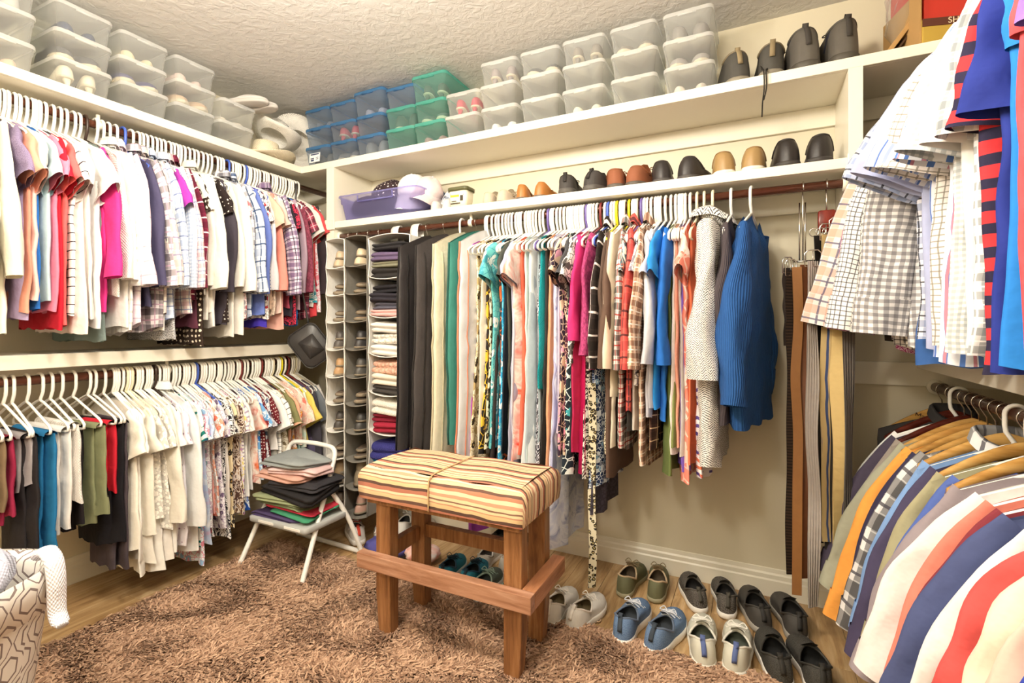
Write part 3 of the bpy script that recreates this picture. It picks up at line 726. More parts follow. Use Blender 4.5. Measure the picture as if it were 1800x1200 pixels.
LL = [
 (244, 965, 'blouse', '#fbf5e8', 'cream short-sleeved blouse beside the charcoal trousers'),
 (252, 985, 'blouse', '#fdf8f0', 'white peasant blouse'),
 (260, 1008, 'dress', '#f9f4ea', 'long white cotton dress'),
 (267, 940, 'blouse', '#faf4e6', 'ivory flutter-sleeved blouse', 'ivory'),
 (275, 914, 'blouse', ('lace', '#f8f3e9'), 'white eyelet lace blouse', 'ivory'),
 (284, 1006, 'dress', '#fbf7ee', 'white tiered dress'),
 (293, 930, 'blouse', ('lace', '#fbf6ec'), 'white crochet lace blouse'),
 (301, 905, 'long', '#f5efe2', 'ivory long-sleeved blouse'),
 (309, 968, 'blouse', '#fdfaf4', 'white gauze blouse'),
 (317, 950, 'tank', '#f4f0ee', 'white tank top', 'brown'),
 (323, 960, 'blouse', ('dots', '#efe9f0', '#b890a8', .03, .2), 'white blouse with mauve dots'),
 (330, 945, 'shirt', '#eff0f0', 'sheer white shirt with long sleeves'),
 (338, 968, 'blouse', '#f6f4f2', 'white linen blouse next to the palm print'),
 (347, 960, 'blouse', ('palm', '#f2f6f2', '#1c7c74', '#1d4d66', .045), 'white blouse with teal palm leaves'),
 (358, 990, 'blouse', ('floral', '#e8eef6', '#90b4d8', '#e08aa0', .035), 'pale blue blouse with soft flowers'),
 (366, 955, 'blouse', ('tiedye', '#eef2f8', '#b8cce8', '#d8b8d8', 14), 'white and pastel blue tie-dyed blouse'),
 (374, 945, 'tank', ('floral', '#f4e6e6', '#d86a70', '#7a9a8a', .03), 'blush tank top with red flowers'),
 (381, 906, 'blouse', ('floral', '#f2f0ee', '#f0806a', '#e8a890', .03), 'coral print blouse'),
 (389, 930, 'blouse', ('floral', '#f0eef2', '#6a5a78', '#b8a8c0', .028), 'white blouse with grey purple flowers', 'blue'),
 (396, 946, 'blouse', ('swirl', '#f2efec', '#25222a', .03), 'black and white paisley blouse'),
 (404, 930, 'tank', ('stripev', '#efe6da', '#a88a70', .022, .3), 'beige striped tank top'),
 (410, 925, 'blouse', ('spots', '#e8d6b0', '#2c2420', '#b08a50', .028), 'leopard print blouse'),
 (418, 905, 'blouse', ('swirl', '#efe4da', '#5a4038', '#c0a080', .035), 'cream blouse with brown scroll print'),
 (425, 906, 'blouse', ('floral', '#ece4ee', '#c890c4', '#e0d080', .03), 'lilac flowered blouse'),
 (431, 880, 'tank', '#4a3a44', 'dark plum tank top'),
 (437, 870, 'blouse', '#eeece8', 'white blouse next to the blue ikat print'),
 (443, 895, 'dress', ('swirl', '#2a58b8', '#dfe8f4', .05), 'cobalt blue and white print dress'),
 (451, 850, 'blouse', ('tiedye', '#c8402a', '#f0e6dc', '#e06a3a', 10), 'rust and white tie-dyed blouse'),
 (458, 840, 'blouse', ('floral', '#dce8f4', '#2f70c4', '#70a8dc', .045), 'white blouse with large blue flowers'),
 (466, 832, 'blouse', ('dots', '#74262e', '#f0e2dc', .018, .24), 'maroon blouse with white polka dots', 'maroon'),
 (476, 835, 'sdress', ('dots', '#6c2028', '#ecdcd4', .014, .22), 'dark red dotted dress'),
 (484, 792, 'tee', '#f8f6f4', 'plain white tee beside the striped tee'),
 (493, 795, 'tee', ('stripeh', '#f8f5f0', '#4a464c', .024, .13), 'white tee with grey stripes', 'white'),
 (501, 800, 'blouse', ('floral', '#e8e0d0', '#7a6a50', '#b0a080', .03), 'cream blouse with tan flowers', 'maroon'),
 (507, 800, 'tee', '#8c8a5e', 'olive green tee'),
 (514, 790, 'tee', '#f4b898', 'apricot tee'),
 (521, 800, 'blouse', ('floral', '#f4e8e4', '#d04a5a', '#e8a040', .035), 'white blouse with red and orange flowers', 'ivory'),
 (528, 780, 'tee', ('floral', '#f4c8b8', '#f07868', '#f8e8d8', .05), 'peach flowered tee'),
 (535, 785, 'blouse', ('tiedye', '#b8e4d8', '#e8f0e0', '#f0c8b0', 9), 'mint and peach tie-dyed blouse', 'yellow'),
 (541, 775, 'tee', '#f0d870', 'pale yellow tee'),
 (547, 790, 'long', '#5c5470', 'greyed purple top', 'maroon'),
 (553, 800, 'long', '#4a4650', 'dark grey top on the lower rod'),
 (559, 795, 'tee', '#7a8088', 'steel grey tee', 'ivory'),
 (565, 800, 'long', '#e6e0dc', 'pale stone top at the end of the lower rod'),
 (248, 930, 'tank', '#f7f1e4', 'ecru tank top'),
 (271, 990, 'dress', '#f6f0e4', 'off-white gauze dress'),
 (288, 960, 'tank', '#fcf8f2', 'white camisole'),
 (305, 980, 'dress', '#f2ece4', 'pearl white slip dress'),
 (334, 950, 'tank', '#e8e4e8', 'silver white camisole'),
 (352, 940, 'tank', '#c8d8dc', 'icy blue camisole'),
 (370, 930, 'blouse', ('floral', '#f0f0ee', '#7aa0a0', '#c8b0c0', .03), 'white blouse with sage and lilac sprigs'),
 (385, 900, 'tank', '#e8a8a0', 'coral pink camisole'),
 (400, 900, 'blouse', '#e4dcd4', 'greige blouse'),
 (414, 890, 'tank', ('floral', '#e8e0e8', '#7a5a80', '#c8a0b8', .025), 'violet sprigged camisole'),
 (428, 880, 'blouse', ('stripeh', '#f0ece8', '#a89ab0', .02, .35), 'white blouse with lilac stripes'),
 (447, 860, 'tank', '#e8e6e2', 'bone white camisole'),
 (462, 840, 'tank', '#5a78b0', 'denim blue camisole'),
 (471, 830, 'blouse', ('floral', '#e8e4ea', '#8a3a44', '#50607a', .03), 'white blouse with claret and blue flowers'),
 (489, 800, 'tank', '#b0b0a8', 'pebble grey camisole'),
 (497, 795, 'tank', '#303036', 'black camisole'),
 (511, 800, 'tank', '#a8a078', 'moss green camisole'),
 (518, 795, 'tank', '#e8d0c8', 'nude pink camisole'),
 (532, 790, 'tank', '#90b8b0', 'seafoam camisole'),
 (556, 800, 'tank', '#585260', 'graphite camisole'),
 (562, 800, 'tank', '#c8b8b0', 'fawn camisole'),
]
B = [
 (822, 948, 'dress', '#b450b8', 'long magenta purple dress'),
 (831, 815, 'dress', ('floral', '#efe4c8', '#3c3428', '#b8a070', .05), 'cream dress with black flowers'),
 (843, 800, 'dress', ('floral', '#2e2a2a', '#f0e6d6', '#e8c040', .075), 'black dress with large white and yellow flowers'),
 (856, 825, 'dress', '#3c3634', 'dark brown sleeveless dress'),
 (867, 815, 'dress', ('floral', '#33302f', '#f2eee6', '#e07040', .08), 'black dress with white daisies'),
 (875, 820, 'dress', ('floral', '#2f9cd0', '#e8f2f6', '#6cc4dc', .045), 'turquoise dress with white flowers'),
 (884, 800, 'sdress', '#4a4d46', 'dark olive short-sleeved dress'),
 (892, 830, 'sdress', '#aeb0c8', 'lavender grey tee dress'),
 (902, 812, 'sdress', ('tiedye', '#ee7a60', '#f6e8e0', '#e85a48', 10), 'coral and white tie-dyed dress'),
 (912, 820, 'dress', '#cfe0dc', 'pale mint dress'),
 (919, 815, 'dress', '#b8c4cc', 'silver blue dress'),
 (926, 830, 'dress', '#e6ecec', 'white blue-tinted dress'),
 (934, 840, 'dress', ('swirl', '#2c2a34', '#e8e6ee', .028), 'black and white scroll dress', 'purple'),
 (944, 686, 'tank', ('knit', '#1c9ca4'), 'teal knit top'),
 (951, 830, 'dress', '#3a3a3a', 'plain black dress behind the teal top'),
 (957, 826, 'dress', '#f0b088', 'apricot dress'),
 (964, 850, 'dress', '#b9bde0', 'periwinkle dress'),
 (971, 972, 'dress', ('tiedye', '#c8cee8', '#e8eaf4', '#8a94c0', 14), 'long pale lilac dress'),
 (980, 800, 'sdress', ('floral', '#3a2c3e', '#e0a0b8', '#e8c8b0', .055), 'plum dress with pink flowers'),
 (990, 836, 'dress', ('floral', '#26303a', '#48b0b8', '#e8f0ec', .06), 'black dress with teal and white flowers'),
 (1000, 520, 'tee', '#4c4c50', 'charcoal tee'),
 (1006, 640, 'tee', ('floral', '#f0ece8', '#33302f', '#5a5654', .035), 'white tee with black floral print', 'purple'),
 (1014, 586, 'long', '#d83a80', 'fuchsia long-sleeved top'),
 (1019, 835, 'dress', ('satin', '#b01a50'), 'crimson satin dress'),
 (1026, 845, 'dress', ('swirl', '#efe8dc', '#33302c', .03), 'cream and black paisley dress'),
 (1033, 652, 'ldress', ('lace', '#b8487c'), 'raspberry lace dress', 'maroon'),
 (1041, 910, 'dress', ('lace', '#4a4450'), 'black lace dress'),
 (1047, 860, 'dress', ('floral', '#2a3a60', '#8ab0d0', '#e0e8f0', .03), 'navy dress with pale blue flowers', 'blue'),
 (1053, 640, 'shirt', ('plaid', '#3a302c', '#221c1a', '#e8dcd8', .09), 'brown and white plaid flannel shirt', 'white'),
 (1063, 720, 'long', '#5c4a40', 'brown long-sleeved top', 'yellow'),
 (1070, 842, 'cardi', '#6a5448', 'long brown cardigan'),
 (1078, 700, 'cardi', '#f0e4cc', 'cream cardigan', 'white'),
 (1086, 800, 'shirt', ('plaid', '#e8e0d8', '#2c2828', '#a83030', .06), 'black and white plaid shirt with red lines', 'yellow'),
 (1093, 610, 'blouse', ('swirl', '#e8e0d0', '#44606c', '#b05840', .05), 'cream blouse with geometric print'),
 (1101, 735, 'shirt', ('plaid', '#e0645a', '#b84848', '#4a2c30', .09), 'coral plaid shirt', 'ivory'),
 (1110, 680, 'long', ('knit', '#ea6a5c'), 'coral crinkled tunic with gathered sleeve', 'purple'),
 (1121, 680, 'blouse', ('floral', '#f4f0ee', '#33303a', '#8a8494', .04), 'white blouse with fine black leaf print'),
 (1129, 830, 'shirt', ('plaid', '#e8c4a8', '#6a4030', '#f4e8dc', .05), 'tan and brown plaid shirt'),
 (1136, 735, 'tee', '#c2c2cc', 'light grey tee'),
 (1146, 720, 'long', '#cfd0d8', 'pale silver top'),
 (1156, 720, 'tee', '#2f90e0', 'bright azure blue tee'),
 (1175, 838, 'dress', '#6e7c48', 'olive green long dress'),
 (1186, 800, 'dress', '#c8c0bc', 'stone grey dress'),
 (1193, 828, 'dress', '#7a5cc0', 'violet dress'),
 (1203, 852, 'sdress', ('floral', '#ee8a78', '#f8e8e0', '#f4c8b8', .1), 'coral dress with large white flowers'),
 (1216, 820, 'dress', '#f0805c', 'plain orange dress', 'ivory'),
 (1229, 845, 'dress', ('palm', '#f2ecee', '#5a4a90', '#e07a5a', .05), 'white dress with purple leaf print', 'ivory'),
 (838, 800, 'tank', '#e8e0d0', 'ivory sleeveless top'),
 (850, 790, 'dress', ('spots', '#e8dcc0', '#3a3028', '#a88850', .03), 'leopard print dress'),
 (862, 790, 'sdress', ('floral', '#70c8c8', '#e8f4f0', '#48a0b0', .05), 'aqua dress with white flowers'),
 (880, 800, 'dress', '#28303c', 'midnight blue dress'),
 (897, 800, 'tank', '#d8d8e4', 'frosty lilac top'),
 (907, 800, 'dress', '#e87058', 'papaya orange dress'),
 (940, 780, 'dress', '#9aa8b0', 'blue grey dress'),
 (975, 760, 'tank', '#d8c8e0', 'orchid top'),
 (985, 800, 'dress', ('floral', '#5a2c40', '#d88098', '#e8d0b0', .04), 'burgundy dress with pink flowers'),
 (995, 800, 'dress', '#2c2c32', 'black slip dress'),
 (1010, 800, 'tank', '#c83060', 'cherry top'),
 (1058, 800, 'dress', ('swirl', '#e0d4b8', '#4a4030', .025), 'tan and black scroll dress'),
 (1074, 790, 'tank', '#f4ecd8', 'buttermilk top'),
 (1097, 760, 'dress', '#33302e', 'ebony skirt dress'),
 (1115, 760, 'tank', '#d8d0c8', 'linen grey top'),
 (1141, 790, 'dress', ('plaid', '#4a3028', '#2c1c18', '#c8a888', .05), 'dark brown plaid dress'),
 (1166, 740, 'long', '#2c70c8', 'sapphire blue top'),
 (1181, 790, 'tank', '#8a9458', 'fern green top'),
 (1183, 800, 'tank', '#f4e8e4', 'rosy white top'),
 (1188, 790, 'tank', '#f0a890', 'melon top'),
]
def zig(i, a): return (random.random() - .5) * 2 * a
def put_row(rows, rk, edge, phrase, grp, twist=0.0, hi=1.0):
    last = None
    for r in rows:
        px, py, typ, mat, d = r[:5]; hk = r[5] if len(r) > 5 else 'white'
        pos = y_at(px, edge) if rk[0] == 'L' else x_at(px, edge)
        tw = twist + zig(0, .06)
        fr_ = frame_on(rk, pos, tw)
        X, Y = (edge, pos) if rk[0] == 'L' else (pos, edge)
        zb = z_at(py, X, Y)
        f2 = ((fr_[0][0], fr_[0][1], fr_[0][2]), fr_[1])
        lab = d + ' ' + phrase
        garment(f2, typ, zb, mat, lab, CATS[typ], grp, hi)
        add_hanger(f2, hk, ROD_NAME[rk], d)
ROD_NAME = {'LU': 'upper rod of blouses and tees', 'LL': 'rod of trousers and white blouses', 'B': 'long rod of dresses', 'RU': "rod of men's checked shirts", 'RL': "rod of men's sweatshirts"}
put_row(LU, 'LU', -2.45, 'on the upper rod', 'tops on the upper rod of blouses and tees')
put_row(LL, 'LL', -2.45, 'on the lower rod', 'blouses and tops on the rod under the middle shelf')
for px, to, py, mat, w_, xo, cf, d in LLp:
    pos = y_at(px, -2.47); f = frame_on('LL', pos, zig(0, .08))
    trousers(f, mat, to, z_at(py, -2.47, pos), d + ' folded over a hanger on the lower rod', 'trousers folded over hangers', w_, xo, 'shorts' in d, bool(cf), 'shorts' if 'shorts' in d else 'trousers')
    add_hanger(f, 'white', ROD_NAME['LL'], d)
put_row(B, 'B', 2.06, 'on the long rod', 'dresses and tops on the long rod')
# garment bags, tweed jacket, cardigans at the ends of the long rod
BX = lambda px: x_at(px, 2.04)
for px, py, mat, pip, d, T in [(704, 788, ('satin', '#3c3838'), '#242222', 'glossy black garment bag beside the folded sweaters', .035), (736, 792, '#4c4746', '#2e2b2a', 'matte charcoal garment bag', .03),
                        (768, 808, '#e6dcc2', '#cfc4a4', 'cream cloth garment bag', .035), (795, 780, '#3f8478', '#2c5c54', 'green garment bag', .04), (815, 830, ('satin', '#d9d9dc'), '#e08868', 'pale grey plastic garment bag with orange piping', .028)]:
    f = frame_on('B', BX(px), zig(0, .06)); garment(f, 'bag', z_at(py, BX(px), 2.04), mat, d + ' on the long rod', 'garment bag', 'garment bags', 1.1, dict(T=T), part_mats=pip)
    add_hanger(f, 'white' if px in (768, 815) else 'wire', ROD_NAME['B'], d)
f = frame_on('B', -.16, -.05)
garment(f, 'jacket', .70, ('tweed', '#efece6', '#4c484a'), 'white and black tweed coat near the end of the long rod', 'coat', None, 1.4, dict(T=.05, hem=.26, waist=.24), name='coat'); add_hanger(f, 'ivory', ROD_NAME['B'], 'tweed coat')
f = frame_on('B', -.088, -.10)
garment(f, 'cardi', .87, ('rib', '#544c50'), 'charcoal ribbed cardigan between tweed coat and blue cardigan', 'cardigan', None, 1.4, dict(T=.03)); add_hanger(f, 'white', ROD_NAME['B'], 'charcoal ribbed cardigan')
f = frame_on('B', -.012, -.20)
garment(f, 'cardi', .855, ('rib', '#2c5c9e'), 'blue ribbed cardigan, last garment before the belts', 'cardigan', None, 1.6, dict(T=.045, bend=.1, sl=('long', .66, R(36), R(6), .1, .075), cuff=1)); add_hanger(f, 'white', ROD_NAME['B'], 'blue ribbed cardigan')

# ---------------------------------------------------------------- shoes (heel at y = 0, toe towards +y, sole on z = 0)
SHOES = {
 'runner': dict(L=.295, W=.112, ts=.034, hc=.105, thr=.09, side=.075, o0=.028, o1=.54, ow=.046, laces=5, tab=1, rock=.012),
 'slip':   dict(L=.29, W=.108, ts=.03, hc=.098, thr=.092, side=.07, o0=.026, o1=.55, ow=.047, laces=0, tab=1, rock=.01, tongue=1),
 'casual': dict(L=.285, W=.102, ts=.022, hc=.09, thr=.088, side=.062, o0=.024, o1=.54, ow=.042, laces=4, tab=0, rock=.004),
 'loafer': dict(L=.29, W=.106, ts=.022, hc=.105, thr=.075, side=.062, o0=.024, o1=.56, ow=.04, laces=0, tab=0, rock=.006, heel=.012),
 'boot':   dict(L=.29, W=.112, ts=.03, hc=.145, thr=.13, side=.125, o0=.026, o1=.48, ow=.043, laces=5, tab=1, rock=.012),
 'flat':   dict(L=.245, W=.082, ts=.012, hc=.055, thr=.04, side=.035, o0=.02, o1=.74, ow=.029, laces=0, tab=0, rock=.003),
 'sandal': dict(L=.25, W=.085, ts=.018, hc=.022, thr=.05, side=.024, o0=.01, o1=.62, ow=.036, laces=0, tab=0, rock=.004),
 'heel':   dict(L=.235, W=.08, ts=.01, hc=.1, thr=.045, side=.06, o0=.02, o1=.72, ow=.028, laces=0, tab=0, rock=0, pump=.05),
}
SHOEC = {}
def shoe_parts(style, side, up, sole, lining, tab, trim, lace=None):
    lace = lace or tab; key = (style, side, up, sole, lining, tab, trim, lace)
    if key in SHOEC: return SHOEC[key]
    p = SHOES[style]; L, W, ts = p['L'], p['W'], p['ts']; N = 36
    s = np.linspace(0, 2 * pi, N, endpoint=False); f = (1 - np.cos(s)) / 2; sg = np.sign(np.sin(s) + 1e-9)
    hw = np.interp(f, [0, .02, .08, .2, .42, .62, .78, .9, .97, 1], [0, .2, .33, .39, .36, .44, .47, .37, .2, 0]) * W
    bow = side * .010 * np.sin(pi * f) ** 2
    B = np.stack([sg * hw + bow, f * L], 1)
    lift = p['rock'] * sst(.75, 1, f) + (p.get('pump', 0) * (1 - sst(.1, .62, f)))
    fo = p['o0'] / L + (p['o1'] - p['o0'] / L) * f; T = np.stack([np.sin(s) * p['ow'] * np.interp(f, [0, .5, 1], [.85, 1, .75]) + side * .006, fo * L], 1)
    zT = np.interp(f, [0, .12, .5, .85, 1], [p['hc'], p['hc'] * .98, p['side'], p['thr'] * .95, p['thr']]) + (p.get('pump', 0) * (1 - f) * .2)
    mU = fabric(up) if isinstance(up, tuple) else simple('shoe_' + up, up, .45 if style in ('loafer', 'flat', 'heel') else .75, noise=.18, nscale=30, bump=.15, bscale=90)
    mS = simple('sole_' + sole, sole, .6, noise=.08); mL = simple('lining_' + lining, lining, .9)
    mT = simple('lace_' + lace, lace, .8); mP = simple('lace_' + tab, tab, .8); mR = simple('shoe_' + trim, trim, .6)
    def P(r, sc=1.0):
        fx = r ** 1.9; g = 1 - (1 - r) ** 1.55
        xy = B * (1 - fx) + T * fx; z = ts + lift * (1 - r) + (zT - ts) * g
        return np.concatenate([xy, z[:, None]], 1)
    out = []
    up_l = [P(r) for r in np.linspace(0, 1, 9)]
    out.append(('upper', loft('upper', up_l, mU, False, False)))
    c = np.array([0, L * .5])
    def SL(sc, z): return np.concatenate([(B - c) * np.array([sc * 1.02, sc]) + c, (z + lift)[:, None] if not np.isscalar(z) else (np.full(N, z) + lift)[:, None]], 1)
    sole_l = [SL(.9, 0.0), SL(.99, ts * .12), SL(1.035, ts * .45), SL(1.03, ts * .85), SL(.99, ts + .002), SL(.9, ts + .003)]
    out.append(('sole', loft('sole', sole_l, mS, True, True)))
    if p.get('pump'):
        hl = [rr(.03, .034, .012, 3, p['pump'], 0, .026), rr(.016, .018, .006, 3, .02, 0, .016), rr(.016, .018, .006, 3, 0, 0, .016)]
        out.append(('heel', loft('heel', hl[::-1], mU, True, True)))
    if p.get('heel'):
        out.append(('heel', loft('heel', [rr(W * .66, .07, .03, 4, 0, 0, .037), rr(W * .7, .074, .034, 4, p['heel'], 0, .038)], mL if style == 'loafer' else mS, True, True)))
    To = np.concatenate([T, zT[:, None]], 1); ctr = To.mean(0)
    ins = np.concatenate([(B - c) * .74 + c * np.array([1, .93]), np.full((N, 1), ts + .012) + lift[:, None]], 1); ins[:, 1] = np.clip(ins[:, 1], .02, p['o1'] * L + .01)
    mid = (To * .5 + ins * .5); mid[:, :2] = (mid[:, :2] - ctr[:2]) * 1.05 + ctr[:2]
    out.append(('lining', loft('lining', [To, To * .75 + mid * .25, mid, ins], mL, False, True)))
    if style not in ('flat', 'heel', 'sandal'): out.append(('collar', tubes('collar', [(To, .0042, True)], mR, 6)))
    i0 = N // 2
    if p['laces']:
        lst = []
        for k in range(p['laces']):
            r = .97 - .085 * k; Q = P(r); a, b = Q[i0 - 4 - (k > 2)], Q[i0 + 4 + (k > 2)]
            m_ = (a + b) / 2 + np.array([0, 0, .012]); b2 = P(r - .06)[i0 + 4]
            lst.append((smooth_path([a, m_, b], 5), .0026)); lst.append((smooth_path([a, (a + b2) / 2 + (0, 0, .013), b2], 4), .0022))
        q = P(.98)[i0] + np.array([0, -.004, .014])
        for sgn in (-1, 1): lst.append((smooth_path([q, q + (sgn * .02, .012, .012), q + (sgn * .034, .002, .0), q + (sgn * .016, .004, .001), q], 5), .002))
        out.append(('laces', tubes('laces', lst, mT, 5)))
    if p['laces'] or p.get('tongue'):
        q = P(1.0)[i0]; tg = np.zeros((5, 5, 3))
        for i in range(5):
            for j in range(5):
                u_ = (j - 2) / 2; tg[i, j] = q + np.array([u_ * .024 * (1 - .15 * i / 4), .012 - i * .012, -.004 + i * .009 - abs(u_) * .006])
        out.append(('tongue', grid_mesh('tongue', tg, np.zeros((5, 5, 2)), mR)))
    if p['tab']:
        pa = [P(r)[0] + np.array([0, -.0035, 0]) for r in np.linspace(.3, 1, 7)]; q = pa[-1]
        pp = pa + [q + np.array([0, -.002, .012]), q + np.array([0, .006, .016]), q + np.array([0, .013, .008]), q + np.array([0, .014, -.01])]; lo = []
        for q in pp: lo.append([q + np.array(d) for d in ((-.0085, -.0015, 0), (.0085, -.0015, 0), (.0085, .0015, .001), (-.0085, .0015, .001))])
        out.append(('pull_tab', loft('pull_tab', lo, mP, True, True)))
    SHOEC[key] = out
    return out
def shoe(style, side, loc, rz, label, cols, group=None, tilt=(0, 0), few=False, cat='shoe', scale=1.0):
    sv = scale if not np.isscalar(scale) else (scale,) * 3
    t = thing({'runner': 'running_shoe', 'slip': 'slip_on_shoe', 'casual': 'casual_shoe', 'boot': 'hiking_shoe', 'heel': 'heeled_shoe', 'flat': 'flat_shoe'}.get(style, style), label, cat, loc, (tilt[0], tilt[1], rz), group)
    t.scale = sv
    for n, me in shoe_parts(style, side, *cols):
        if few and n not in ('upper', 'sole', 'lining', 'heel'): continue
        obj(n, me, t)
    return t

# ---------------------------------------------------------------- plastic shoe boxes
CLEAR = plastic_clear('frosted_clear_plastic', '#f8faf9', .2, '#ffffff')
CLEARL = plastic_clear('frosted_lid_plastic', '#fafcfb', .42, '#ffffff')
BLUEP = plastic_clear('smoky_blue_plastic', '#eaf0f7', .24, '#c6d0da'); BLUEL = plastic_clear('blue_lid_plastic', '#c8dcf0', .6, '#5f9ace')
TEALP = plastic_clear('teal_plastic', '#e6f6f2', .26, '#b4e0d6'); TEALL = plastic_clear('teal_lid_plastic', '#d0f0ea', .58, '#74cfc0')
LAVP = plastic_clear('lavender_plastic', '#e4e2fa', .34, '#b0aeea')
BXC = {}
def bin_meshes(kind, w_, d, h):
    k = (kind, w_, d, h)
    if k in BXC: return BXC[k]
    mb, ml = {'clear': (CLEAR, CLEARL), 'blue': (BLUEP, BLUEL), 'teal': (TEALP, TEALL), 'lavender': (LAVP, LAVP)}[kind]
    r = .022; hb = h - .012
    L = [rr(w_ * .84, d * .88, r, 4, .001), rr(w_ * .86, d * .9, r, 4, .004), rr(w_ * .92, d * .95, r, 4, hb * .72), rr(w_ * .945, d * .965, r, 4, hb * .74), rr(w_ * .955, d * .97, r, 4, hb), rr(w_ * .99, d * .99, r + .003, 4, hb)]
    b = loft('bin', L, mb, True, False)
    T = [rr(w_, d, r + .004, 4, hb - .006), rr(w_, d, r + .004, 4, h - .004), rr(w_ * .985, d * .985, r + .002, 4, h), rr(w_ * .94, d * .96, r, 4, h), rr(w_ * .93, d * .95, r, 4, h - .005)]
    l = loft('lid', T, ml, False, True)
    rim = tubes('latch', [([(-w_ * .18, -d / 2 - .001, hb - .008), (w_ * .18, -d / 2 - .001, hb - .008)], .004)], ml, 6)
    BXC[k] = (b, l, rim); return BXC[k]
def shoebox(kind, loc, rz, label, group, w_=.21, d=.335, h=.118):
    t = thing('shoe_box', label, 'shoe box', loc, (0, 0, rz), group)
    b, l, rm = bin_meshes(kind, w_, d, h)
    obj('bin', b, t); obj('lid', l, t); obj('latch', rm, t)
    return t
def in_box(bl, rz, style, col, label, grp, sole='#d8cbb4', kind=0):
    """a pair of shoes lying inside the box whose base is at bl"""
    c, s_ = cos(rz), sin(rz)
    for sd in (-1, 1):
        lx, ly = sd * .043, -.125 + (.012 if sd > 0 else 0)
        if kind == 1: lx, ly = sd * .044, .125      # toes towards the room
        loc = (bl[0] + c * lx - s_ * ly, bl[1] + s_ * lx + c * ly, bl[2] + .006)
        shoe(style, sd, loc, rz + (pi if kind == 1 else 0) + sd * .03, label, (col, sole, '#6a6058', '#e8e4dc', col), grp, few=True, scale=.9)
# stacks on the shelf over the blouses (front edge faces +x)
SL = [ # y of the stack centre, list bottom -> top of (shoe style, colour, words)
 (.60, [('flat', '#e0c4a4', 'beige flats'), ('boot', '#77746e', 'grey ankle boots'), ('casual', '#9a9c9c', 'grey shoes')]),
 (.845, [('flat', '#eac4ac', 'pale pink flats'), ('heel', '#3e4044', 'black patent heels'), ('casual', '#c8c8c4', 'light grey shoes')]),
 (1.105, [('heel', '#efe6d0', 'ivory heels'), ('casual', '#55565a', 'dark grey shoes'), ('flat', '#3c4a68', 'navy patent flats')]),
 (1.345, [('sandal', '#f0e4d0', 'cream sandals'), ('loafer', '#464878', 'indigo loafers'), ('flat', '#f2e2c0', 'cream and blue flats')]),
 (1.585, [('sandal', '#e8dcc8', 'white strappy sandals'), ('loafer', '#d8b89c', 'tan loafers'), ('flat', '#f0d4cc', 'blush flats')]),
 (1.815, [('sandal', '#d8d0c4', 'stone sandals'), ('sandal', '#efe6dc', 'off-white sandals')]),
]
lev = ['bottom', 'middle', 'top']
for ci, (yc, st) in enumerate(SL):
    nb = st[0][2]
    for k, (sty, col, wd) in enumerate(st):
        loc = (XLS - .01 - .1675 + random.uniform(-.006, .004), yc + random.uniform(-.004, .004), ZT1 + .001 + k * .1185); rz = pi / 2 + zig(0, .02)
        shoebox('clear', loc, rz, 'clear plastic shoe box with %s inside, on the shelf over the blouses' % wd, 'clear shoe boxes on the shelf over the blouses')
        in_box(loc, rz, sty, col, '%s inside a clear box on the shelf over the blouses' % wd, wd + ' in a clear box', kind=k % 2)
# stacks over the dresses
SBK = [ # x centre, [(box kind, style, colour, words)]
 (-2.475, [('blue', 'casual', '#6a6660', 'taupe shoes'), ('blue', 'flat', '#d8d4cc', 'white flats'), ('blue', 'flat', '#8a8f98', 'pewter flats')]),
 (-2.262, [('blue', 'casual', '#7c7a78', 'ash grey shoes'), ('blue', 'heel', '#d86068', 'red heels'), ('blue', 'flat', '#b8bcc4', 'silver flats')]),
 (-2.045, [('blue', 'loafer', '#8a8a88', 'grey loafers'), ('blue', 'heel', '#c87a74', 'rose heels'), ('blue', 'flat', '#a8a8b8', 'lavender flats')]),
 (-1.825, [('teal', 'flat', '#9aa8a0', 'sage flats'), ('teal', 'loafer', '#4a4c4a', 'black loafers'), ('blue', 'flat', '#7888a0', 'slate blue flats')]),
 (-1.62, [('teal', 'flat', '#d08a90', 'pink striped flats'), ('teal', 'loafer', '#5a605c', 'dark grey loafers'), ('teal', 'heel', '#5a5450', 'brown heels')]),
 (-1.41, [('clear', 'sandal', '#eceae6', 'white wedge sandals'), ('clear', 'heel', '#c83850', 'bright red heels')]),
 (-1.19, [('clear', 'flat', '#e8ebee', 'pearl flats'), ('clear', 'flat', '#d4b4a4', 'dusty pink flats'), ('clear', 'heel', '#a09494', 'mauve heels')]),
 (-.962, [('clear', 'flat', '#dfe3e6', 'pale grey flats'), ('clear', 'sandal', '#e4dccc', 'ivory sandals'), ('clear', 'loafer', '#4c4f50', 'charcoal loafers')]),
 (-.73, [('clear', 'flat', '#f2ecd4', 'cream flats'), ('clear', 'flat', '#ece8e0', 'eggshell flats'), ('clear', 'heel', '#8c847c', 'taupe heels')]),
 (-.497, [('clear', 'flat', '#f4efda', 'ivory bow flats'), ('clear', 'sandal', '#efe2c8', 'cream wedge sandals'), ('clear', 'loafer', '#86807a', 'grey wedge loafers')]),
 (-.262, [('clear', 'flat', '#e8dcd0', 'nude flats'), ('clear', 'casual', '#a09a98', 'grey canvas sneakers'), ('clear', 'casual', '#8d8884', 'dark canvas sneakers')]),
]
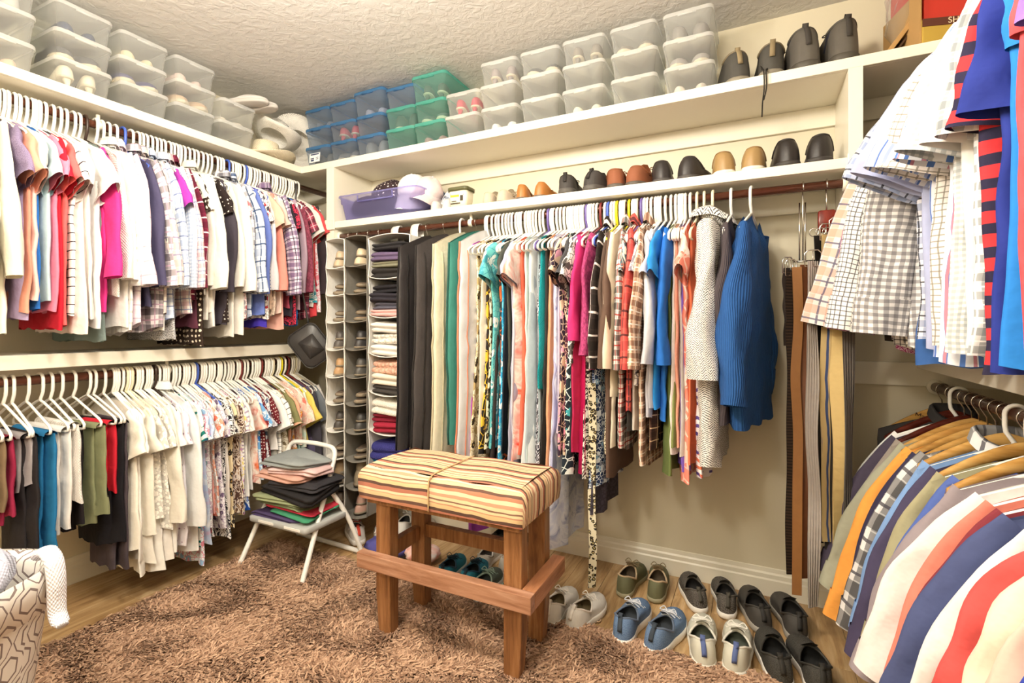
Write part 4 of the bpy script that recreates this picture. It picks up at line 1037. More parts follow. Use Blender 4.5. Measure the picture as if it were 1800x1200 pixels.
for ci, (xc, st) in enumerate(SBK):
    for k, (bk, sty, col, wd) in enumerate(st):
        big = (k == 2 and ci in (2, 4))
        d_ = .335
        loc = (xc + random.uniform(-.005, .005), YS + .012 + d_ / 2 - (.01 if big else 0), ZT1 + .001 + k * .1185); rz = zig(0, .015)
        cname = {'clear': 'clear', 'blue': 'smoky box with blue lid', 'teal': 'teal box with teal lid'}[bk]
        lab = {'clear': 'clear plastic shoe box holding %s on the top shelf over the dresses', 'blue': 'smoky plastic shoe box with blue lid, holding %s', 'teal': 'teal plastic shoe box with teal lid, holding %s'}[bk] % wd
        b = shoebox(bk, loc, rz, lab, bk + ' shoe boxes on the top shelf over the dresses', .235 if big else .212, d_, .14 if big else .118)
        if ci == 0 and k == 0:
            q = obj('paper_label', bm_mesh('paper_label', (lambda bm: (bm_box(bm, (0, 0, 0), (.09, .001, .06)), bm)[1])(bmesh.new()), simple('paper_white', '#f4f2f0', .7)), b, (-.02, -d_ / 2 * .945 - .002, .05), (-.07, 0, 0))
            bm = bmesh.new()
            for i, (cx_, cz_, w_, h_) in enumerate([(0, .02, .07, .008), (-.02, -.005, .03, .006), (-.018, -.017, .026, .012), (.022, -.002, .02, .004), (.022, -.012, .02, .004)]): bm_box(bm, (cx_, -.0008, cz_), (w_, .0006, h_))
            obj('print', bm_mesh('print', bm, simple('label_ink', '#3c4668', .7)), q)
        in_box(loc, rz, sty, col, '%s inside a %s' % (wd, 'clear box on the top shelf over the dresses' if bk == 'clear' else cname), wd + ' in a box', kind=(k + ci) % 2)

# ---------------------------------------------------------------- shoes along the two far shelves, heels to the room
def pair(style, xs, y0, z, cols, label, group, rz=(0.04, -0.04), scale=1.0):
    for i, x_ in enumerate(xs):
        shoe(style, -1 if i == 0 else 1, (x_, y0 + random.uniform(0, .012), z), rz[i], label, cols, group, scale=scale)
z_ = ZT1 + .001; yh = YS + .03
xb = lambda px, Y=2.27: x_at(px, Y)
pair('boot', (xb(1302), xb(1357)), yh, z_, ('#4a4741', '#8c8474', '#2a2826', '#8a7a5c', '#7a6c54'), 'dark and tan hiking shoe with hanging lace on the top shelf over the dresses', 'tan and black hiking shoes on the top shelf', (.22, .1), (1.15, 1, 1.02))
pair('boot', (xb(1422), xb(1493)), yh, z_, ('#5e5952', '#4f4a42', '#2e3040', '#3a3632', '#48443e'), 'plain grey hiking shoe beside the cardboard box', 'grey hiking shoes on the top shelf', (.12, .3), (1.2, 1.02, 1.22))
lx = xb(1342)
obj_l = tubes('shoe_lace', [(smooth_path([(lx - .012, yh + .06, z_ + .10), (lx - .006, yh - .0, z_ + .035), (lx, YS - .012, z_ + .008), (lx + .002, YS - .014, z_ - .06), (lx - .004, YS - .012, z_ - .12), (lx - .006, YS - .012, z_ - .175)], 5), .0028), (smooth_path([(lx + .02, yh + .06, z_ + .10), (lx + .012, yh, z_ + .03), (lx + .008, YS - .014, z_ + .006), (lx + .010, YS - .013, z_ - .06), (lx, YS - .015, z_ - .11)], 5), .0028)], fabric(('stripeh', '#2c2824', '#d8d0bc', .012, .35)), 6)
tag(obj('shoe_lace', obj_l), 'black and white lace dangling over the top shelf edge', 'lace')
z_ = ZL1 + .001
pair('casual', (xb(848), xb(873)), yh + .03, z_, ('#cfc0ac', '#8a7a68', '#3a3028', '#b8a890', '#c2b298'), 'beige pointed lace shoe on the shoe shelf beside the tin', 'beige shoes on the shoe shelf', (-.1, -.15), .86)
pair('loafer', (xb(914), xb(943)), yh, z_, ('#b8783c', '#6a625a', '#4a3018', '#8a5a2c', '#a86a34'), 'tan leather loafer on the shoe shelf', 'tan loafers on the shoe shelf', (.0, -.2), .8)
pair('runner', (xb(993), xb(1033)), yh, z_, ('#44403e', '#5a5652', '#201e1e', '#2c2828', '#33302e'), 'black walking shoe with loose laces on the shoe shelf', 'black walking shoes on the shoe shelf', (.05, -.22), (1.0, 1, .98))
pair('casual', (xb(1080), xb(1108)), yh, z_, ('#94583a', '#5c544c', '#4a2a1a', '#6a3c24', '#8a5030'), 'reddish brown leather shoe on the shoe shelf', 'brown leather shoes on the shoe shelf', (.05, -.26), (1.08, 1, 1.08))
pair('loafer', (xb(1163), xb(1201)), yh, z_, ('#332e2d', '#4e4a48', '#1a1818', '#2a2626', '#2c2827'), 'small black loafer beside the brown leather shoes', 'small black loafers on the shoe shelf', (.05, -.3), (1.1, 1, 1))
pair('loafer', (xb(1273), xb(1322)), yh, z_, ('#a88858', '#f0ebe0', '#5a4428', '#6a4c30', '#8c6c40'), 'tan boat shoe with white sole on the shoe shelf', 'tan boat shoes on the shoe shelf', (.0, -.0), (1.12, 1, 1.0))
pair('loafer', (xb(1387), xb(1440)), yh, z_, ('#2a2523', '#3c3836', '#151212', '#1e1a18', '#231f1d'), 'large glossy black loafer beside the upright panel', 'large black loafers on the shoe shelf', (.03, -.03), (1.16, 1.05, 1.12))
pair('casual', (xb(757), xb(778)), yh + .02, z_, ('#d8d4d0', '#ece8e2', '#6a6664', '#c8b8b4', '#b8b4b0'), 'small white sneaker beside the purple bin', 'small white sneakers on the shoe shelf', (.0, .0), .72)
# yellow tin
t = thing('storage_tin', 'yellow tin tub with dark lid and dog picture on the shoe shelf', 'tin', (xb(811, 2.3), 2.30, z_))
t_l = simple('tin_print', '#f0ead2', .45)
obj('body', loft('body', [rr(.1, .08, .018, 4, 0), rr(.118, .09, .02, 4, .096)], t_l), t)
obj('lid', loft('lid', [rr(.128, .1, .022, 4, .09), rr(.13, .102, .022, 4, .108), rr(.12, .09, .02, 4, .112)], simple('tin_lid', '#5a5a3c', .4)), t)
bm = bmesh.new(); bm_box(bm, (-.015, -.0465, .07), (.055, .001, .03)); obj('label_band', bm_mesh('label_band', bm, simple('tin_yellow', '#e8b838', .5)), t, rot=(-.05, 0, 0))
bm = bmesh.new()
for cx_, cz_, w_, h_ in [(.028, .05, .018, .034), (.034, .068, .014, .012), (-.01, .02, .06, .006), (-.02, .032, .03, .004)]: bm_box(bm, (cx_, -.046, cz_), (w_, .001, h_))
obj('picture', bm_mesh('picture', bm, simple('tin_ink', '#3c3428', .6)), t, rot=(-.05, 0, 0))
# ---------------------------------------------------------------- hats
def cap(label, loc, rot, mat, brim=True, s=1.0, crown=(.088, .1, .095)):
    t = thing('baseball_cap' if brim else 'knit_hat', label, 'cap' if brim else 'hat', loc, rot); m = fabric(mat); loops = []
    n = 24
    for k in range(9):
        a = k / 8 * pi / 2; ph_ = rng.uniform(0, 6)
        loops.append([((crown[0] * cos(a) * (1 + .05 * sin(3 * th + k))) * s * cos(th), crown[1] * cos(a) * s * sin(th), crown[2] * s * sin(a) * (1 + .04 * sin(2 * th + 1))) for th in np.linspace(0, 2 * pi, n, endpoint=False)])
    obj('crown', loft('crown', loops, m, False, True), t)
    if brim:
        G = np.zeros((7, 13, 3)); U = np.zeros((7, 13, 2))
        for i in range(7):
            for j in range(13):
                a = (j / 12 - .5) * pi * .9; e = i / 6; rr_ = crown[1] * s * (1 + .85 * e * cos(a * .95) ** .5 if cos(a * .95) > 0 else 1)
                G[i, j] = (sin(a) * crown[0] * s * (1 + .05 * e), -cos(a) * rr_, -.03 * s * e - .035 * s * sin(a) ** 2 * e); U[i, j] = G[i, j, :2]
        obj('brim', grid_mesh('brim', G, U, m), t)
        obj('button', tubes('button', [([(0, 0, crown[2] * s - .002), (0, 0, crown[2] * s + .006)], .006)], m, 8), t)
    return t
def wide_hat(label, loc, rot, mat, band=None, rb=.2, up=.06, hgt=.12, rc=.085):
    t = thing('wide_brim_hat', label, 'hat', loc, rot); m = fabric(mat); n = 36
    def ring(r, z, ell=1.2, roll=0): return [(r * cos(a), r * ell * sin(a), z + roll * abs(cos(a)) ** 2) for a in np.linspace(0, 2 * pi, n, endpoint=False)]
    obj('brim', loft('brim', [ring(rc, 0), ring(rc * 1.15, .0), ring(rb * .75, .004, 1.2, up * .35), ring(rb, .0, 1.2, up), ring(rb * .985, .004, 1.2, up)], m, False, False), t)
    obj('crown', loft('crown', [ring(rc, 0), ring(rc * .97, hgt * .5), ring(rc * .86, hgt * .92), ring(rc * .6, hgt), ring(rc * .2, hgt * .93)], m, False, True), t)
    if band: obj('hat_band', loft('hat_band', [ring(rc * 1.02, .004), ring(rc * 1.01, .034)], fabric(band), False, False), t)
    return t
cx0, cy0 = -2.76, 2.2
wide_hat('cream straw hat with woven brown band in the corner of the top shelf', (-2.70, 2.06, ZT1 + .002), (0, 0, .6), ('knit', '#fbeed0'), ('speckle', '#b06a48', '#e8c8a8', 120), rb=.165, up=.05, hgt=.115, rc=.08)
wide_hat('white straw hat with curled brim tilted in the shelf corner', (-2.735, 2.33, ZT1 + .19), (-1.05, -.35, .55), ('knit', '#fffaf0'), None, rb=.17, up=.06, hgt=.11, rc=.085)
wide_hat('white woven hat lying on top of the tilted straw hats', (-2.72, 2.13, ZT1 + .17), (-.25, .35, .9), ('knit', '#fffcf4'), None, rb=.15, up=.06, hgt=.1, rc=.08)
shoe('sandal', 1, (-2.70, 1.80, ZT1 + .24), -pi / 2 + .4, 'silver strappy sandal lying on the clear boxes by the hats', ('#e0dcd8', '#cfcac4', '#55504c', '#e8e4e0', '#e8e4e0'), 'silver sandals')
shoe('sandal', -1, (-2.72, 1.90, ZT1 + .24), -pi / 2 + .25, 'silver strappy sandal lying on the clear boxes by the hats', ('#e0dcd8', '#cfcac4', '#55504c', '#e8e4e0', '#e8e4e0'), 'silver sandals')
# purple bin with hats
t = thing('storage_bin', 'translucent purple bin full of hats on the shoe shelf', 'bin', (-1.985, YS + .16, ZL1 + .001))
lv = [rr(.52, .27, .03, 4, .001), rr(.53, .28, .03, 4, .006), rr(.565, .305, .035, 4, .10), rr(.58, .315, .035, 4, .103), rr(.588, .32, .035, 4, .148), rr(.605, .335, .04, 4, .148), rr(.605, .335, .04, 4, .138)]
obj('bin', loft('bin', lv, LAVP, True, False), t)
obj('handle_panel', tubes('handle_panel', [([(-.13, -.166, .1), (.13, -.166, .1)], .004), ([(-.13, -.166, .1), (-.13, -.168, .135)], .004), ([(.13, -.166, .1), (.13, -.168, .135)], .004)], LAVP, 6), t)
zb_ = ZL1 + .012
cap('white baseball cap hanging over the rim of the purple bin', (-1.83, YS + .165, zb_ + .15), (.55, .1, .2), '#f8f4f2', True, 1.1)
cap('pale pink baseball cap in the purple bin', (-1.735, YS + .17, zb_ + .135), (.3, .35, .5), '#f2dede', True, 1.0)
cap('dark brown cap with white dashes in the purple bin', (-2.0, YS + .17, zb_ + .10), (.1, -.1, -.4), ('dots', '#3a2c30', '#f0e8e4', .022, .2), False, 1.35, (.1, .1, .105))
cap('cream knit hat at the back of the purple bin', (-2.10, YS + .24, zb_ + .11), (0, -.2, 0), ('knit', '#efe6d0'), False, 1.1)
cap('dark felt hat at the end of the purple bin', (-2.19, YS + .16, zb_ + .08), (.1, -.3, 0), '#40343a', False, 1.0, (.09, .1, .085))
cap('navy and grey cap in the purple bin', (-1.77, YS + .27, zb_ + .11), (0, .3, 1.8), '#5a6a88', True, .95)
t = cap('black and white flowered cloth hat heaped beside the bin', (-1.60, YS + .24, ZL1 + .006), (0, .1, 0), ('floral', '#e4e4e8', '#33343c', '#8890a0', .03), False, 1.0, (.075, .11, .17))
# cardboard, red box and plastic wrap at the end of the top shelf
CARD = simple('cardboard', '#b9925c', .85, noise=.1)
bx0 = xb(1560, 2.36)
t = thing('cardboard_box', 'flattened brown cardboard box leaning at the end of the top shelf', 'box', (bx0 - .035, 2.42, ZT1 + .002), (0, 0, .1))
bm = bmesh.new(); bm_box(bm, (0, 0, .10), (.016, .25, .2)); obj('panel', bm_mesh('panel', bm, CARD, .002), t, rot=(0, .62, 0))
bm = bmesh.new(); bm_box(bm, (.02, 0, .075), (.008, .23, .15)); obj('flap', bm_mesh('flap', bm, simple('cardboard_dark', '#4a3420', .85), .002), t, rot=(0, .62, 0))
t = thing('carton', 'yellow and red carton with SHINY lettering on the top shelf', 'carton', (xb(1640, 2.35), 2.40, ZT1 + .002), (0, 0, .28))
KR = simple('kraft_yellow', '#c0a044', .7, noise=.06); REDB = simple('carton_red', '#c83226', .35); BRN = simple('carton_brown', '#5a2c1e', .6)
box('tray', (-.1, -.14, 0), (.12, .1, .085), KR, t, .003); box('brown_band', (-.101, -.1425, .058), (.121, -.139, .0855), BRN, t, .0005)
box('red_box', (-.085, -.12, .086), (.115, .09, .3), REDB, t, .004); box('side_panel', (-.106, -.135, 0), (-.1, .1, .2), CARD, t, .001)
def text(body, size, mat, parent, loc, rot, name='lettering'):
    cu = bpy.data.curves.new(name, 'FONT'); cu.body = body; cu.size = size; cu.extrude = .0006; cu.align_x = 'CENTER'; cu.align_y = 'CENTER'
    tmp = bpy.data.objects.new('tmp', cu); COL.objects.link(tmp); dg = bpy.context.evaluated_depsgraph_get()
    me = bpy.data.meshes.new_from_object(tmp.evaluated_get(dg)); bpy.data.objects.remove(tmp); me.materials.clear(); me.materials.append(mat)
    return obj(name, me, parent, loc, rot)
text('SHINY', .03, simple('carton_cream_ink', '#e8d8b8', .6), t, (.02, -.1432, .0715), (pi / 2, 0, 0))
text('50', .04, simple('carton_dark_ink', '#7a5a20', .6), t, (.0, -.1412, .028), (pi / 2, 0, 0))
def crumple(name, label, cat, loc, size, mat, seed, rot=(0, 0, 0), amp=.25, n=16):
    r_ = np.random.default_rng(seed); L = []
    for k in range(11):
        a = -pi / 2 + pi * (k + .35) / 11.7
        L.append([(size[0] * cos(a) * cos(th) * (1 + amp * r_.uniform(-1, 1)), size[1] * cos(a) * sin(th) * (1 + amp * r_.uniform(-1, 1)), size[2] * (1 + sin(a)) * (1 + .3 * amp * r_.uniform(-1, 1))) for th in np.linspace(0, 2 * pi, n, endpoint=False)])
    return tag(obj(name, loft(name, L, mat), None, loc, rot), label, cat)
POLY = plastic_clear('thin_poly_film', '#f4f6f6', .12)
crumple('plastic_bag', 'crumpled clear plastic bag between cardboard and carton on the top shelf', 'plastic bag', (xb(1592, 2.36), 2.40, ZT1 + .06), (.05, .1, .15), POLY, 3, amp=.3)

# ---------------------------------------------------------------- folded clothes
def folded(name, label, cat, loc, size, mat, layers=2, rz=0.0, group=None, seed=0, sag=.0, tilt=(0, 0)):
    r_ = np.random.default_rng(seed + int(abs(loc[2]) * 1000)); w_, d, h = size; L = []; n = 5
    rows = layers * 5 + 1; ph = r_.uniform(0, 6, 5)
    for k in range(rows):
        v = k / (rows - 1); g = abs(sin(pi * v * layers)) ** .45
        ins = .016 * (1 - g) + (.004 if 0 < k < rows - 1 else .012)
        lp = rr(w_ - 2 * ins, d - 2 * ins, min(w_, d) * .16, n, h * v)
        lp[:, 2] += .10 * h * np.sin(lp[:, 0] / w_ * 7 + ph[0] + v) + .07 * h * np.sin(lp[:, 1] / d * 8 + ph[1]) - sag * (2 * lp[:, 0] / w_) ** 2 + (.35 * h * np.sin(lp[:, 0] / w_ * 5 + ph[4]) * np.cos(lp[:, 1] / d * 4 + ph[2]) if sag else 0)
        if sag: lp[:, 0] += .02 * np.sin(lp[:, 1] / d * 6 + ph[1] + 2 * v); lp[:, 1] += .018 * np.sin(lp[:, 0] / w_ * 7 + ph[3])
        lp[:, 0] += .006 * np.sin(lp[:, 1] * 40 + ph[2] + 2 * v); lp[:, 1] += .006 * np.sin(lp[:, 0] * 35 + ph[3] + 3 * v)
        L.append(lp)
    top = L[-1].copy(); top[:, :2] *= .6; top[:, 2] += h * .08; L.append(top)
    return tag(obj(name, loft(name, L, fabric(mat)), None, loc, (tilt[0], tilt[1], rz)), label, cat, group)

# ---------------------------------------------------------------- hanging organizers on the long rod
YO = 2.12     # their open fronts
def organizer(label, x0, x1, ztop, cells, ch, side_m, shelf_m, depth=.3, sagz=.012, strap=False, n_hooks=2):
    w_ = x1 - x0; t = thing('hanging_organizer', label, 'organizer', ((x0 + x1) / 2, YO + depth / 2, ztop))
    for s_ in (-1, 1):
        P = np.zeros((cells * 4 + 1, 7, 3)); U = np.zeros((cells * 4 + 1, 7, 2))
        for i in range(P.shape[0]):
            for j in range(7):
                v = i / 4; z = -v * ch; bow_ = .006 * sin(pi * (v % 1))
                P[i, j] = (s_ * (w_ / 2 - bow_ * .6), -depth / 2 + depth * j / 6 + bow_ * (1 if j == 0 else 0), z); U[i, j] = (P[i, j, 1], z)
        so = obj('side_panel', grid_mesh('side_panel', P, U, side_m), t)
        obj('edge_binding', tubes('edge_binding', [(P[:, 0], .0035)], shelf_m, 5), so)
    box('back_panel', (-w_ / 2, depth / 2 - .003, -cells * ch), (w_ / 2, depth / 2, 0), side_m, t, 0)
    for k in range(cells + 1):
        G = np.zeros((6, 9, 3)); z0 = -k * ch
        for i in range(6):
            for j in range(9):
                u_ = j / 4 - 1; f = 1 - i / 5
                G[i, j] = (u_ * w_ / 2, depth / 2 - depth * (1 - f) - (.028 * (1 - u_ * u_) if i == 5 else 0) * (k > 0), z0 - sagz * (1 - u_ * u_) * (1 if k else -.8))
        sh = obj('shelf' if k else 'top_panel', grid_mesh('shelf', G, G[..., :2].copy(), shelf_m), t)
        obj('edge_binding', tubes('edge_binding', [(G[5], .003)], shelf_m, 5), sh)
    zr = RODS['B'] - ztop
    if strap:
        for sx in (-.07, .07):
            pth = [(sx, YRB - t.location.y - .028, .0), (sx, YRB - t.location.y - .026, zr), (sx, YRB - t.location.y, zr + .026), (sx, YRB - t.location.y + .026, zr), (sx, YRB - t.location.y + .028, 0)]
            lo = [[np.array(q) + d_ for d_ in ((-.026, 0, 0), (.026, 0, 0), (.026, .002, .002), (-.026, .002, .002))] for q in smooth_path(pth, 4)]
            obj('strap', loft('strap', lo, shelf_m), t)
    else:
        for k in range(n_hooks):
            sx = (k - (n_hooks - 1) / 2) * w_ * .5
            hk = [(sx, YRB - t.location.y + .022 * cos(a), zr + .022 * sin(a)) for a in np.linspace(R(-20), R(200), 10)] + [(sx, YRB - t.location.y - .012, zr - .03), (sx, YRB - t.location.y - .005, .0)]
            obj('hook', tubes('hook', [(hk, .0018)], CHROME, 5), t)
    return t
WCLOTH = fabric(('plain', '#f3f0ea')); GCLOTH = fabric(('plain', '#8a857c'))
xo = [x_at(573, YO), x_at(606, YO), x_at(648, YO)]
ZO = 1.745; CH = .157
organizer('white hanging shoe organizer beside the upright panel', xo[0], xo[1] - .004, ZO, 10, CH, WCLOTH, WCLOTH)
organizer('grey hanging shoe organizer between two white organizers', xo[1] + .002, xo[2] - .012, ZO + .005, 10, CH, GCLOTH, GCLOTH)
organizer('wide white hanging organizer of folded sweaters', xo[2] - .002, xo[2] + .285, ZO - .01, 6, .212, WCLOTH, WCLOTH, strap=True, sagz=.02)
shoe_cols = ['#c9b294', '#b4a386', '#d8c3a2', '#5a5450', '#c0986c', '#9a8a78', '#4a4440', '#77604a', '#a88c68', '#8a7a6a', '#d0bca0']
wds = ['cream', 'sand', 'beige', 'dark grey', 'tan', 'taupe', 'black', 'brown', 'caramel', 'mushroom', 'pale tan']
grey_cols = ['#d8c4a4', '#cbb088', '#c8a478', '#3e3c3c', '#55524e', '#b8a488', '#484644', '#6a6862', '#a09078', '#c8a090', '#b0aca6']
gwds = ['ivory', 'straw', 'camel', 'black', 'charcoal', 'oatmeal', 'dark', 'smoke grey', 'khaki', 'dusty pink', 'pale grey']
for oi_, (xa, xb_, cols, ws, nm) in enumerate([(xo[0], xo[1] - .004, shoe_cols, wds, 'white'), (xo[1] + .002, xo[2] - .012, grey_cols, gwds, 'grey')]):
    for k in range(10):
        z0 = ZO + (.005 if oi_ else 0) - (k + 1) * CH - .006; xc = (xa + xb_) / 2
        sty = ['flat', 'sandal', 'sandal', 'flat', 'heel' if oi_ else 'flat', 'sandal', 'flat', 'sandal', 'loafer', 'flat'][k]
        if sty == 'heel': sty = 'flat'
        for s_ in (0, 1):
            shoe(sty, 1 - 2 * s_, (xc + (s_ - .5) * .008, YO + .0 + .012 * s_, z0 + .004 + s_ * (.036 if sty in ('sandal',) else .05)), (s_ - .5) * .1, '%s shoe lying in the %s hanging organizer' % (ws[k], nm), (cols[k], '#8a7c68', '#5a4c40', '#d8ccb8', cols[k]), '%s shoes in the %s organizer' % (ws[k], nm), few=True, scale=.93)
sx = xo[2] + .14; c0 = ZO - .01
SWT = [(1, .0, .055, '#33302f', 'black'), (1, .055, .04, '#8a8872', 'olive grey'), (1, .095, .05, '#6a5a78', 'plum'), (1, .145, .045, '#2e2c2e', 'soft black'),
       (2, .0, .04, '#e8b4b0', 'pale pink'), (2, .04, .04, '#5a5864', 'slate'), (2, .08, .05, '#35323a', 'charcoal'), (2, .13, .05, '#28262a', 'jet black'),
       (3, .0, .06, '#f4efe8', 'white'), (3, .06, .06, ('lace', '#f2ece2'), 'white lace'), (3, .12, .055, '#f0eae2', 'off-white'),
       (4, .0, .05, '#46423f', 'dark ribbed'), (4, .05, .06, '#f2e8d8', 'cream'), (4, .11, .07, ('lace', '#eebba4'), 'peach lace'),
       (5, .0, .055, '#a82a40', 'raspberry red'), (5, .055, .05, '#8a2438', 'dark red'), (5, .105, .075, ('knit', '#f3eee2'), 'chunky white knit'),
       (6, .0, .07, '#2a88c0', 'turquoise blue'), (6, .07, .09, ('knit', '#3c3c84'), 'indigo knit')]
for i, (c_, dz, h_, m_, wd) in enumerate(SWT):
    folded('folded_sweater', 'folded %s sweater in the wide white organizer' % wd, 'sweater', (sx - .01 + .006 * (i % 3), YO + .10 + .012 * (i % 2), c0 - c_ * .212 - .012 + dz), (.25, .25, h_), m_, 2, zig(0, .05), 'folded sweaters in the hanging organizer', i)

# ---------------------------------------------------------------- handbag on the end of the blouse rod
t = thing('handbag', 'black leather shoulder bag hanging below the blouses beside the organizer', 'bag', (-2.40, 2.14, 1.13), (0, R(-36), R(38)))
BLK = simple('black_leather', '#3a3736', .38, noise=.1, bump=.2, bscale=120)
obj('body', loft('body', [[(q[0], y_, q[1]) for q in rr(.19 * s_, .235 * s_, .045, 5)] for s_, y_ in ((.90, -.03), (1, -.02), (1.0, .02), (.9, .03))][::-1], BLK), t)
obj('front_pocket', loft('front_pocket', [[(q[0], y_, q[1] - .005) for q in rr(.1, .12, .006, 2)] for y_ in (-.0345, -.030)][::-1], BLK), t)
obj('piping', tubes('piping', [([(q[0], -.024, q[1]) for q in rr(.192, .237, .045, 5)], .003, True)], BLK, 5), t)
obj('strap', tubes('strap', [(smooth_path([(.06, 0, .11), (.18, -.005, .35), (.33, .03, .62), (.5, .04, .85)], 5), .006)], BLK, 6), t)

# ---------------------------------------------------------------- belts
def ribbon(name, pts, wdt, mat, parent, th=.0035, twist=0.0, face=(0, 1, 0)):
    P = smooth_path(pts, 5); n = len(P); lo = []; U = []
    for i, q in enumerate(P):
        a = face[0] + twist * sin(2.2 * pi * i / n + face[1]); cx_, sx_ = cos(a), sin(a)
        wd = np.array([cx_, sx_, 0]) * wdt / 2; nr = np.array([-sx_, cx_, 0]) * th / 2
        lo.append([q - wd - nr, q + wd - nr, q + wd + nr, q - wd + nr])
    return obj(name, loft(name, lo, mat, True, True, False), parent)
def belt(label, x_, y_, zt, zb, wdt, mat, buckle, ang, tw, seed, grp):
    r_ = random.Random(seed); t = thing('belt', label, 'belt', (x_, y_, zt), (0, 0, 0), grp)
    k = 6; pts = [(r_.uniform(-.006, .006) if 0 < i < k else 0, r_.uniform(-.006, .006) if i else 0, -(zt - zb) * i / k) for i in range(k + 1)]
    ribbon('strap', pts, wdt, mat, t, .004, tw, (ang, r_.uniform(0, 3)))
    if buckle:
        s_ = wdt * .62; ca, sa = cos(ang), sin(ang); pr = [(ca * u_, sa * u_, v_) for u_, v_ in ((-s_, -.02), (-s_, .03), (-s_ * .6, .042), (s_ * .6, .042), (s_, .03), (s_, -.02))]
        obj('buckle', tubes('buckle', [(pr, .003, True), ([(0, 0, -.02), (0, 0, .04)], .002)], buckle, 6), t)
    return t
def belt_hanger(label, x_, zc, wood):
    t = thing('belt_hanger', label, 'hanger', (x_, YRB, RODS['B']))
    hk = [(0, .0225 * cos(a), .0225 * sin(a)) for a in np.linspace(R(215), R(-20), 10)] + [(0, 0, -.05), (0, 0, zc)]
    obj('hook', tubes('hook', [(hk, .0028)], CHROME, 6), t)
    if wood:
        b = obj('block', loft('block', [rr(.055, .03, .006, 3, zc - .085), rr(.06, .034, .006, 3, zc - .08), rr(.06, .034, .006, 3, zc - .005), rr(.05, .028, .006, 3, zc)], mk_wood('mahogany', '#4a120c', '#6e1f15', '#8a3222', (9, 9, 1.5), .25)), t)
        for k in range(5): obj('ring', tubes('ring', [([((k - 2) * .022 + .016 * cos(a), -.02, zc - .085 + .016 * sin(a)) for a in np.linspace(0, 2 * pi, 12, endpoint=False)], .0018, True)], CHROME, 5), t)
    else:
        obj('bar', tubes('bar', [([(-.035, -.012, zc - .005), (.04, -.012, zc - .005)], .004), ([(0, 0, zc), (0, -.012, zc - .005)], .003), ([(-.012, 0, -.06), (-.012, 0, zc)], .003), ([(.008, 0, -.06), (.008, 0, zc)], .003)], CHROME, 6), t)
    return t
LEA = lambda c: simple('leather_' + c, c, .5, noise=.2, nscale=30)
belt_hanger('slim chrome belt hanger beside the blue cardigan', .172, -.29, False)
belt_hanger('mahogany block belt hanger beside the upright panel', .252, -.10, True)
gb1, gb2 = 'belts on the chrome belt hanger', 'belts on the mahogany belt hanger'
y1 = YRB - .03
belt('dark braided leather belt on the chrome hanger', .128, y1, 1.47, .26, .032, fabric(('stripeh', '#3a2a1e', '#1e1612', .012, .5)), CHROME, .2, .2, 1, gb1)
belt('tan leather belt with pale stitched edges on the chrome hanger', .148, y1 - .012, 1.48, .19, .034, LEA('#9a6a3c'), None, .1, .1, 2, gb1)
belt('smooth brown leather belt on the chrome hanger', .178, y1 + .01, 1.49, .25, .04, LEA('#7a4a2e'), None, .2, .35, 3, gb1)
belt('short dark leather belt with buckle on the chrome hanger', .118, y1 + .004, 1.48, 1.17, .034, LEA('#332a26'), CHROME, .5, .2, 14, gb1)
belt('long pale grey canvas belt on the chrome hanger', .202, y1 - .02, 1.50, .16, .045, fabric(('rib', '#b4aba4')), CHROME, .1, .7, 4, gb1)
belt('black woven belt on the mahogany hanger', .224, y1 + .005, 1.60, .40, .04, LEA('#26221f'), None, .3, .6, 5, gb2)
belt('khaki belt with blue stripe on the mahogany hanger', .246, y1 - .01, 1.60, .42, .034, fabric(('stripev', '#b8a070', '#3c4a70', .03, .3)), CHROME, .2, .4, 6, gb2)
belt('black leather belt with holes on the mahogany hanger', .262, y1 + .006, 1.61, .34, .034, LEA('#2c2826'), None, .1, .1, 7, gb2)
belt('pale khaki canvas belt on the mahogany hanger', .286, y1 - .02, 1.62, .38, .05, fabric(('plain', '#d8bc80')), CHROME, .1, .5, 8, gb2)
belt('navy and white striped ribbon belt on the mahogany hanger', .302, y1, 1.61, .25, .036, fabric(('stripev', '#e8e6dc', '#33406a', .02, .45)), None, .6, .4, 9, gb2)
belt('dark grey canvas belt on the mahogany hanger', .314, y1 - .03, 1.61, .50, .04, fabric(('rib', '#6c6560')), None, .5, .4, 10, gb2)

